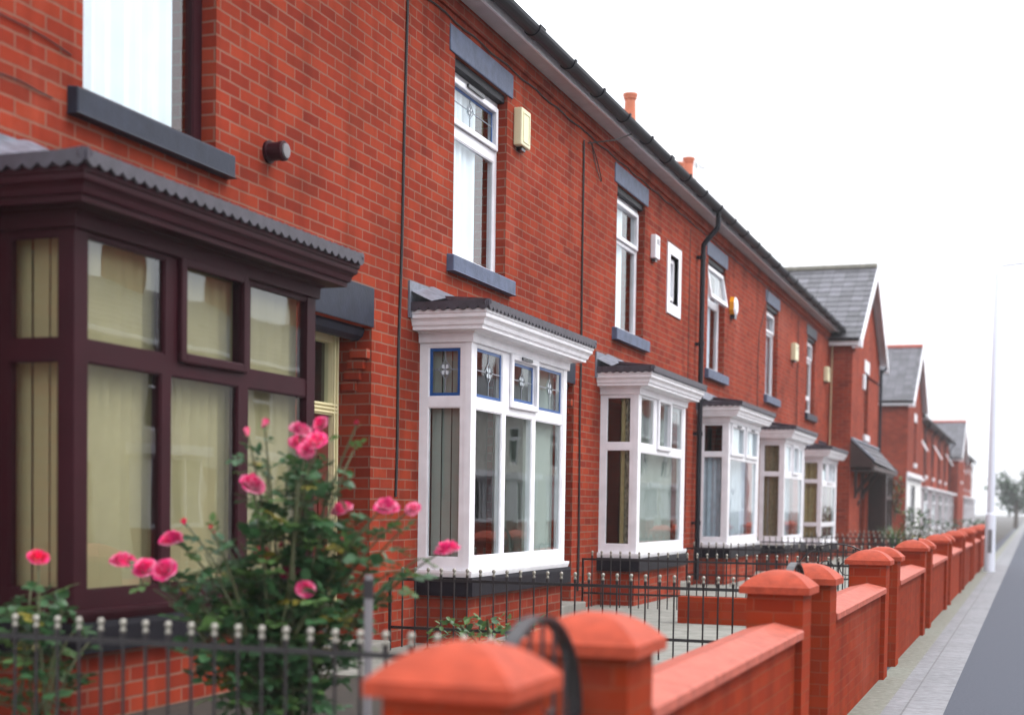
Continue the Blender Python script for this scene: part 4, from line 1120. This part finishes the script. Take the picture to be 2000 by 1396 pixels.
# railings between the gardens
def railing(k, label):
    y = 5.02 + 5.1 * k + (.08 if k else 0)
    o = empty('garden_railing', (0, y, 0), label, 'railing', 'iron railings dividing the front gardens')
    x0, x1 = WX + .05, -1.66
    mb = MB()
    for z in (.60, .972): mb.box(x0, x1, -.004, .004, z - .011, z + .011)
    mb.box(x0 - .008, x0 + .012, -.01, .01, GZ, .983); mb.box(x1 - .012, x1 + .008, -.01, .01, GZ, .983)
    mb.build('rails', 'iron', o)
    n = int((x1 - x0) / .104); proto = None
    for j in range(1, n):
        x = x0 + (x1 - x0) * j / n
        if proto is None:
            q = MB(); q.tube([(0, 0, GZ + .03), (0, 0, 1.005)], .0065, 6); q.tube([(0, 0, .985), (0, 0, 1.012)], .011, 6)
            b = q.build('bar', 'iron', o)
            q = MB(); q.lathe((0, 0, 1.012), [(.004, 0), (.0135, .002), (.011, .012), (.007, .020), (.0085, .024), (.0135, .032), (.0145, .040), (.012, .048), (.006, .053), (.0005, .0545)], 10)
            f = q.build('finial', 'silver', b, smooth=True)
            proto = (b, f)
        else:
            b = proto[0].copy(); COL.objects.link(b); b.parent = o
            f = proto[1].copy(); COL.objects.link(f); f.parent = b
        b.location = (x, 0, 0)
    return o
RL = ['iron railing with silver ball tips, nearest, in front of the rose bush', 'iron railing with silver ball tips below the blue leaded bay window',
      'iron railing with silver ball tips below the bay with one broad lower pane', 'iron railing with silver ball tips below the bay with two top lights',
      'fifth silver tipped iron railing from the camera', 'sixth silver tipped iron railing from the camera', 'silver tipped iron railing by the gabled house']
for k in range(7): railing(k, RL[k])
mb = MB(); mb.box(-3.25, -1.64, 13.95, 14.10, GZ - .05, .68); tag(mb.build('dwarf_wall', 'brick_pier'), 'low red dwarf wall behind the second pair of piers, beyond the iron railing', 'wall')
mb = MB(); mb.tube([(-2.56, 5.42, GZ), (-2.56, 5.42, 1.17)], .019, 8); mb.tube([(-2.56, 5.42, 1.16), (-2.56, 5.42, 1.235)], .023, 8, 1); mb.tube([(-2.56, 5.42, 1.23), (-2.56, 5.42, 1.255)], .017, 8)
tag(mb.build('garden_stake', ['grey_plastic', 'iron']), 'short grey tube stake with a dark collar beside the rose bush', 'stake')

# ------------------------------------------------------------------ roses
rng = random.Random(11)
def rv(s): return Vector((rng.uniform(-s, s), rng.uniform(-s, s), rng.uniform(-s, s)))
def leaflet(mb, base, d, up, L, m):
    d = d.normalized(); side = d.cross(up)
    if side.length < 1e-4: side = d.orthogonal()
    side.normalize(); n = side.cross(d).normalized()
    w = L * rng.uniform(.36, .46); dr = rng.uniform(.05, .22) * L; fold = rng.uniform(.02, .10) * L
    prof = [(0, 0), (.22, .72), (.5, 1.), (.78, .68), (1., 0)]
    mid = [base + d * (L * t) - n * (dr * t * t) for t, _ in prof]
    lf = [mid[i] + side * (w * q) + n * fold for i, (t, q) in enumerate(prof)]
    rt = [mid[i] - side * (w * q) + n * fold for i, (t, q) in enumerate(prof)]
    for i in range(4):
        mb.face([mid[i], mid[i + 1], lf[i + 1], lf[i]] if i not in (0, 3) else ([mid[0], mid[1], lf[1]] if i == 0 else [mid[3], mid[4], lf[3]]), m)
        mb.face([mid[i], rt[i], rt[i + 1], mid[i + 1]] if i not in (0, 3) else ([mid[0], rt[1], mid[1]] if i == 0 else [mid[3], rt[3], mid[4]]), m)
def compound(mb, st, p, d, size):
    """a rose leaf: five leaflets on a stalk"""
    L = size * 2.0
    up = Vector((0, 0, 1)) + rv(.5)
    d = d.normalized()
    tip = p + d * L + Vector((0, 0, -.12 * L))
    st.tube([p, p + d * L * .55, tip], .0014, 3, 0, False)
    m = 0 if rng.random() < .72 else (1 if rng.random() < .88 else 2)
    side = d.cross(up).normalized()
    leaflet(mb, tip, d + rv(.2), up, size * rng.uniform(.95, 1.2), m)
    for t in (.5, .82):
        q = p + d * (L * t) + Vector((0, 0, -.1 * L * t))
        for s_ in (-1, 1):
            leaflet(mb, q, d * .45 + side * s_ + rv(.25), up + rv(.3), size * rng.uniform(.75, 1.0), m)
def bezier(p0, p1, p2, n):
    return [p0 * ((1 - t) ** 2) + p1 * (2 * t * (1 - t)) + p2 * (t * t) for t in [k / n for k in range(n + 1)]]

def bloom(parent, c, r, axis, openness=1., mats=('rose', 'rose_pale')):
    axis = axis.normalized(); a = axis.orthogonal().normalized(); b = axis.cross(a)
    mb = MB()
    whorls = [(.16, 3, .15, .98), (.30, 4, .35, 1.0), (.48, 5, .62, .92), (.70, 5, .95, .74), (.92, 6, 1.25, .52)]
    if openness < .5: whorls = [(.12, 3, .10, 1.25), (.26, 4, .22, 1.2), (.40, 4, .36, 1.05)]
    for wi, (rr, n, tilt, hh) in enumerate(whorls):
        for k in range(n):
            th = 2 * math.pi * (k + .37 * wi + rng.uniform(-.12, .12)) / n
            wd = (1.25 if wi < 2 else 1.05) * 2 * math.pi / n * .62
            til = tilt * (.6 + .4 * openness) + rng.uniform(-.12, .12)
            hgt = r * hh * rng.uniform(.9, 1.1)
            rows = []
            for i in range(5):
                t = i / 4; row = []
                for j in range(6):
                    s_ = -1 + 2 * j / 5
                    ph = th + s_ * wd * (1 - .25 * t * t)
                    rad = r * (.06 + rr * (.35 + .65 * math.sin(t * math.pi / 2)) ) + r * .16 * math.sin(til) * t * t * (1 if wi > 1 else .3)
                    rad += r * .05 * rng.uniform(-1, 1) * t
                    z = hgt * math.sin(t * math.pi * .5) * (1 - .14 * s_ * s_ * t) - r * .18 * max(0, til - .5) * t * t * (1 + .5 * abs(s_))
                    z += r * .035 * math.sin(ph * 7 + wi) * t
                    row.append(c + a * (rad * math.cos(ph)) + b * (rad * math.sin(ph)) + axis * (z - r * .45))
                rows.append(row)
            pale = 1 if rng.random() < (.22 if openness > .5 else .3) else 0
            mb.grid(rows[:4], pale); mb.grid(rows[3:], 1 if rng.random() < .45 else 0)
    o = mb.build('bloom', list(mats), parent, smooth=True)
    s = MB()
    s.lathe((0, 0, 0), [(.001, -.62 * r), (.13 * r, -.58 * r), (.2 * r, -.48 * r), (.16 * r, -.38 * r)], 8)
    for k in range(5):
        th = 2 * math.pi * k / 5
        u = Vector((math.cos(th), math.sin(th), 0)); sd = Vector((-math.sin(th), math.cos(th), 0))
        p = [u * (.14 * r) + Vector((0, 0, -.45 * r)), u * (.48 * r) + sd * (.12 * r) + Vector((0, 0, -.35 * r)), u * (.85 * r) + Vector((0, 0, -.55 * r)), u * (.48 * r) - sd * (.12 * r) + Vector((0, 0, -.35 * r))]
        s.face(p)
    Mx = Matrix((a, b, axis)).transposed()
    s.v = [tuple(c + Mx @ Vector(v)) for v in s.v]
    s.build('sepals', 'leaf_b', o)
    return o

def rose_bush(label, base, blooms, shoots, size=.066, dens=1., spread=.12):
    base = Vector(base)
    H = empty('rose_bush', tuple(base), label, 'rose bush')
    st, lf = MB(), MB()
    tmp = []
    for (p, r, op, mats) in blooms:
        tmp.append((Vector(p), r, op, mats))
    tips = [(t[0], t) for t in tmp] + [(Vector(p), None) for p in shoots]
    for tip, bl in tips:
        b0 = base + Vector((rng.uniform(-.10, .10), rng.uniform(-.10, .10), 0))
        mid = b0.lerp(tip, .55) + Vector(((base.x - tip.x) * .18, rng.uniform(-.12, .12), .10 + .12 * (tip - b0).to_2d().length)) + rv(.05)
        P = bezier(b0, mid, tip, 12)
        n = len(P)
        st.tube(P, [.008 * (1 - .5 * k / n) for k in range(n)], 6, 0)
        L = (tip - b0).length
        cnt = int(L * 17 * dens)
        for k in range(cnt):
            t = rng.uniform(.12, .93 if bl else 1.0)
            q = P[min(int(t * 12), 11)].lerp(P[min(int(t * 12) + 1, 12)], (t * 12) % 1)
            d = Vector((rng.uniform(-1, 1), rng.uniform(-1, 1), rng.uniform(-.25, .7)))
            if t < .55 and rng.random() < .6:                 # side twigs fill the lower bush
                q2 = q + d.normalized() * rng.uniform(.04, spread); st.tube([q, q2], .0025, 4, 0, False); q = q2
            compound(lf, st, q, d, size * rng.uniform(.6, 1.15) * (1 if t < .8 else .7))
    # move everything to the local frame of the bush
    for m_ in (st, lf): m_.v = [tuple(Vector(v) - base) for v in m_.v]
    st.build('stems', 'stem', H); lf.build('leaves', ['leaf_a', 'leaf_b', 'leaf_y'], H)
    for (p, r, op, mats) in tmp:
        ax = Vector((rng.uniform(-.2, .75), rng.uniform(-1.0, -.2), rng.uniform(.35, 1.2)))
        bloom(H, p - base, r, ax, op, mats)
    return H
PK, PL, RD = ('rose', 'rose_pale'), ('rose_pale', 'rose'), ('rose_red', 'rose')
rose_bush("tall rose bush covered in bright pink blooms in front of the brown bay window", (-3.269, 5.965, .43), [
((-3.369, 5.829, 1.86), 0.031, 0.3, PK),
    ((-3.353, 5.954, 1.906), 0.037, 0.4, PL),
    ((-3.162, 5.954, 1.882), 0.051, 1.0, PK),
    ((-3.12, 6.06, 1.916), 0.037, 0.6, PK),
    ((-3.211, 6.033, 1.83), 0.048, 1.0, PK),
    ((-3.046, 5.877, 1.832), 0.048, 1.0, PK),
    ((-3.077, 5.844, 1.784), 0.037, 1.0, PK),
    ((-2.994, 6.195, 1.921), 0.021, 0.3, RD),
    ((-3.341, 5.838, 1.633), 0.057, 1.0, PK),
    ((-2.764, 6.031, 1.539), 0.054, 1.0, PK),
    ((-3.079, 6.209, 1.523), 0.051, 1.0, PK),
    ((-2.686, 6.148, 1.529), 0.034, 0.8, PL),
    ((-2.582, 6.318, 1.344), 0.057, 1.0, PK),
    ((-3.334, 5.91, 1.316), 0.042, 0.8, RD),
    ((-3.24, 6.003, 1.228), 0.045, 1.0, PK),
    ((-3.086, 5.868, 1.161), 0.042, 0.9, PK),
    ((-3.285, 5.99, 1.344), 0.025, 0.4, RD),
    ((-3.223, 6.101, 1.343), 0.031, 0.6, RD),
    ((-2.997, 6.051, 1.378), 0.020, 0.3, RD),
    ((-3.782, 5.854, 1.373), 0.057, 1.0, PK),
    ((-3.713, 5.855, 1.446), 0.028, 0.4, RD),
    ((-3.482, 5.704, 1.428), 0.018, 0.3, RD),
    ((-3.598, 5.927, 1.395), 0.018, 0.3, RD),
    ((-3.961, 5.728, 1.272), 0.057, 1.0, PK),
    ((-3.804, 5.673, 1.245), 0.054, 1.0, PK),
    ((-3.668, 5.618, 1.242), 0.054, 1.0, PK)],
    [(-3.42, 6.096, 1.741), (-3.227, 5.941, 1.666), (-3.175, 6.095, 1.598), (-3.149, 6.199, 1.697), (-2.998, 6.164, 1.793), (-2.947, 6.286, 1.482), (-2.716, 6.069, 1.416), (-2.71, 6.295, 1.293), (-2.9, 6.026, 1.296), (-2.874, 6.309, 1.215), (-3.043, 6.215, 1.189), (-2.943, 5.807, 1.096), (-3.037, 5.793, 1.047), (-3.145, 5.802, 1.089), (-3.485, 6.118, 1.473), (-3.407, 5.843, 1.358), (-3.524, 5.905, 1.283), (-3.522, 5.724, 1.312), (-3.689, 5.776, 1.212), (-3.585, 5.741, 1.099), (-3.485, 5.754, 1.032), (-3.487, 5.89, 1.142), (-3.437, 5.899, 0.953), (-3.847, 5.937, 1.054), (-3.851, 5.814, 1.134), (-3.384, 6.134, 1.475), (-3.272, 6.13, 1.404), (-3.215, 6.227, 1.429), (-3.354, 5.987, 1.189), (-2.85, 5.876, 1.049), (-3.578, 6.001, 0.866), (-3.331, 6.148, 0.865), (-3.132, 6.185, 0.871), (-3.361, 5.911, 0.789), (-3.673, 5.885, 0.896)], dens=1.0)
rose_bush("low dark rose bush with one small red bloom, at the left end of the railing", (-4.204, 5.419, .43), [((-4.18, 5.404, 1.29), .045, .7, RD)],
    [(-4.214, 5.29, 1.057), (-4.273, 5.47, 1.136), (-4.192, 5.419, 1.188), (-4.036, 5.377, 1.058), (-3.908, 5.349, 0.997), (-4.008, 5.562, 0.908), (-4.208, 5.533, 0.877), (-4.165, 5.263, 0.925)], dens=1.0)

# ------------------------------------------------------------------ other plants
def leafy_plant(name, label, cat, base, h, r, n, lm, size, grass=False, group=None):
    base = Vector(base); H = empty(name, tuple(base), label, cat, group); st, lf = MB(), MB()
    if grass:
        for k in range(n):
            th = rng.uniform(0, 6.28); L = h * rng.uniform(.6, 1.1); o = rng.uniform(.25, 1) * r
            d = Vector((math.cos(th), math.sin(th), 0)); sd = Vector((-math.sin(th), math.cos(th), 0)) * .014
            P = [d * (.03 + o * t * t) + Vector((0, 0, L * (t - .25 * t * t))) for t in (0, .3, .6, .85, 1)]
            lf.grid([[p - sd * (1 - i / 5) for i, p in enumerate(P)], [p + sd * (1 - i / 5) for i, p in enumerate(P)]], 1 if rng.random() < .6 else 0)
    else:
        for k in range(max(5, n // 40)):
            tip = Vector((rng.uniform(-r, r) * .8, rng.uniform(-r, r) * .8, h * rng.uniform(.55, 1)))
            st.tube(bezier(Vector((0, 0, 0)), Vector((tip.x * .3, tip.y * .3, tip.z * .6)), tip, 6), .01, 5, 0, False)
        for k in range(n):
            z = rng.uniform(.18, 1); rr = r * math.sqrt(rng.random()) * (.45 + .55 * math.sin(z * 2.6)) * rng.uniform(.75, 1.15)
            th = rng.uniform(0, 6.28)
            p = Vector((rr * math.cos(th), rr * math.sin(th), z * h))
            leaflet(lf, p, Vector((math.cos(th), math.sin(th), rng.uniform(-.4, .8))) + rv(.6), Vector((0, 0, 1)) + rv(.6), size * rng.uniform(.6, 1.2), 0 if rng.random() < .7 else 1)
    if st.v: st.build('stems', 'stem', H)
    lf.build('leaves', lm, H)
    return H
leafy_plant('leafy_shrub', 'bright green strappy plant in front of the dark porch', 'plant', (-3.2, 37.2, GZ), .95, .6, 140, ['leaf_a', 'leaf_b'], .1, True)
leafy_plant('leafy_shrub', 'dark bushy shrub beside the porch of the projecting house', 'shrub', (-3.0, 41.2, GZ), 1.2, .42, 500, ['leaf_t', 'leaf_b'], .09)
leafy_plant('climbing_plant', 'thin climber hanging beside the porch bay window', 'climber', (-3.62, 41.9, 1.25), 1.25, .22, 260, ['leaf_t', 'leaf_b'], .09)
leafy_plant('leafy_shrub', 'low pale flecked shrub behind the third pair of gate piers', 'shrub', (-2.6, 36.4, GZ), .55, .5, 300, ['leaf_b', 'leaf_y'], .06)
leafy_plant('garden_weeds', 'low green weeds at the foot of the leaded bay window', 'weeds', (-3.5, 9.4, GZ), .35, .5, 260, ['leaf_b', 'leaf_a'], .06)
leafy_plant('leafy_shrub', 'small dark shrub far down the street past the white rendered house', 'shrub', (-3.0, 70.0, 0), 1.2, 1.4, 420, ['leaf_t', 'leaf_a'], .16)

# street lamp
L = empty('street_lamp', (-1.02, 40.0, 0), 'tall pale grey street lamp standing at the back of the pavement', 'street lamp')
mb = MB(); mb.tube([(0, 0, 0), (0, 0, 1.5), (0, 0, 1.52), (0, 0, 7.75)], [.14, .13, .10, .075], 12)
lc = mb.build('column', 'steel', L)
mb = MB(); mb.box(-.05, .05, -.150, -.132, .5, 1.1); mb.build('access_door', 'grey_plastic', lc)
mb = MB(); mb.tube([(0, 0, 7.7), (.02, 0, 7.86), (.12, 0, 7.95), (1.1, 0, 8.03)], .04, 8); a = mb.build('arm', 'steel', L)
mb = MB(); mb.box(1.05, 1.75, -.13, .13, 7.98, 8.10); h = mb.build('lantern', 'steel', L, bevel=.03)
mb = MB(); mb.box(1.2, 1.68, -.10, .10, 7.95, 7.979); mb.build('lens', 'glass_obsc', h)

# trees at the end of the street
def tree(label, base, h, r, n, size):
    base = Vector(base); H = empty('broadleaf_tree', tuple(base), label, 'tree', 'trees closing the end of the street'); st, lf = MB(), MB()
    st.tube([(0, 0, 0), (.05, .02, h * .3), (-.03, .04, h * .6), (0, 0, h * .85)], [.22, .17, .10, .03], 8)
    cl = []
    for k in range(14):
        th = rng.uniform(0, 6.28); rr = r * rng.uniform(.2, .8); z = h * rng.uniform(.35, .92)
        c = Vector((rr * math.cos(th) * (1.1 - .6 * abs(z / h - .55)), rr * math.sin(th), z)); cl.append((c, r * rng.uniform(.28, .5)))
        st.tube([(0, 0, z * .6), (c.x * .5, c.y * .5, z * .85), tuple(c)], [.06, .04, .015], 5)
    for k in range(n):
        c, q = rng.choice(cl); d = rv(1).normalized() * q * rng.uniform(.4, 1.05)
        leaflet(lf, c + d, d + rv(.8), Vector((0, 0, 1)) + rv(.8), size * rng.uniform(.6, 1.2), 0 if rng.random() < .7 else 1)
    st.build('trunk', 'bark', H); lf.build('crown', ['leaf_t', 'leaf_a'], H); return H
tree('leftmost small tree closing the far end of the street', (-1.5, 150, 0), 5.2, 2.4, 1500, .35)
tree('middle dark tree closing the far end of the street', (1.2, 165, 0), 6.5, 3.2, 1500, .4)
tree('right hand tree closing the far end of the street', (5.5, 158, 0), 5.6, 2.8, 1500, .35)

# ------------------------------------------------------------------ houses across the street (seen mirrored in the panes)
def opposite_house():
    H = empty('facing_house', (0, 0, 0), 'pale rendered house across the street, seen only mirrored in the window panes', 'house', 'houses across the street')
    X = 11.2; F = lambda u, v, w: (X - w, u, v)
    wins = [(1.2, 2.3, 3.2, 4.7), (3.4, 4.2, .2, 2.4)]
    mb = MB(); holed(mb, F, 0, W, -.1, 5.3, wins + [(.6, 2.8, .9, 2.6)], .15); mb.build('wall', 'render_pale', H)
    mb = MB(); mb.face([(X + .6, 0, 0), (X + .6, W, 0), (X + .6, W, 5.2), (X + .6, 0, 5.2)]); mb.build('interior', 'interior', H)
    mb = MB(); slate_slope(mb, (X - .35, 0, 5.3), (X - .35, W, 5.3), (X + 3.4, 0, 7.3), (X + 3.4, W, 7.3), 10); r = mb.build('roof', 'slate', H)
    mb = MB(); mb.box(X - .34, X - .001, 0, W, 5.2, 5.28); mb.build('fascia', 'white', H)
    mb = MB(); mb.box(X + 3.0, X + 3.8, -.5, .5, 6.6, 8.3); mb.build('chimney', 'brick', r)
    mb = MB(); F2 = lambda u, v, w: (X + .06 - w, u, v)
    holed(mb, F2, 1.2, 2.3, 3.2, 4.7, [(1.28, 2.22, 3.28, 4.2), (1.28, 2.22, 4.28, 4.62)], .05); mb.build('window', 'white', H)
    mb = MB(); F3 = lambda u, v, w: (X - .5 - w, u, v)
    hs = [(.7, 1.35, 1.0, 2.5), (1.43, 2.0, 1.0, 2.5), (2.08, 2.7, 1.0, 2.5)]
    holed(mb, F3, .6, 2.8, .9, 2.6, hs, .05); mb.box(X - .5, X, .56, .6, .9, 2.6); mb.box(X - .5, X, 2.8, 2.84, .9, 2.6); mb.box(X - .7, X, .4, 3.0, 2.61, 2.85); mb.build('bay_window', 'white', H)
    mb = MB(); mb.box(X - .48, X, .62, 2.78, -.1, .899); mb.build('plinth', 'brick', H)
    mb = MB(); mb.box(X + .05, X + .1, 3.4, 4.2, .2, 2.4); mb.build('door', 'door_red', H)
    return H
O = opposite_house()
O.location.y = 13
for k in range(1, 17):
    c = O.copy(); COL.objects.link(c); c.location.y = 13 + k * W
    for ch in O.children:
        d = ch.copy(); COL.objects.link(d); d.parent = c
        for g in ch.children:
            e = g.copy(); COL.objects.link(e); e.parent = d

# ------------------------------------------------------------------ haze volume added to wash out the far end of the street
hz = bpy.data.materials.new("washout_haze"); hz.use_nodes = True; n = hz.node_tree; n.nodes.clear()
o_ = n.nodes.new("ShaderNodeOutputMaterial"); v_ = n.nodes.new("ShaderNodeVolumePrincipled")
v_.inputs['Color'].default_value = (.97, .98, 1, 1); v_.inputs['Density'].default_value = .0008; v_.inputs['Anisotropy'].default_value = .0
n.links.new(v_.outputs[0], o_.inputs['Volume'])
mb = MB(); mb.box(-60, 60, -45, 420, -1.2, 13)
tag(mb.build('haze', hz), kind='stuff')
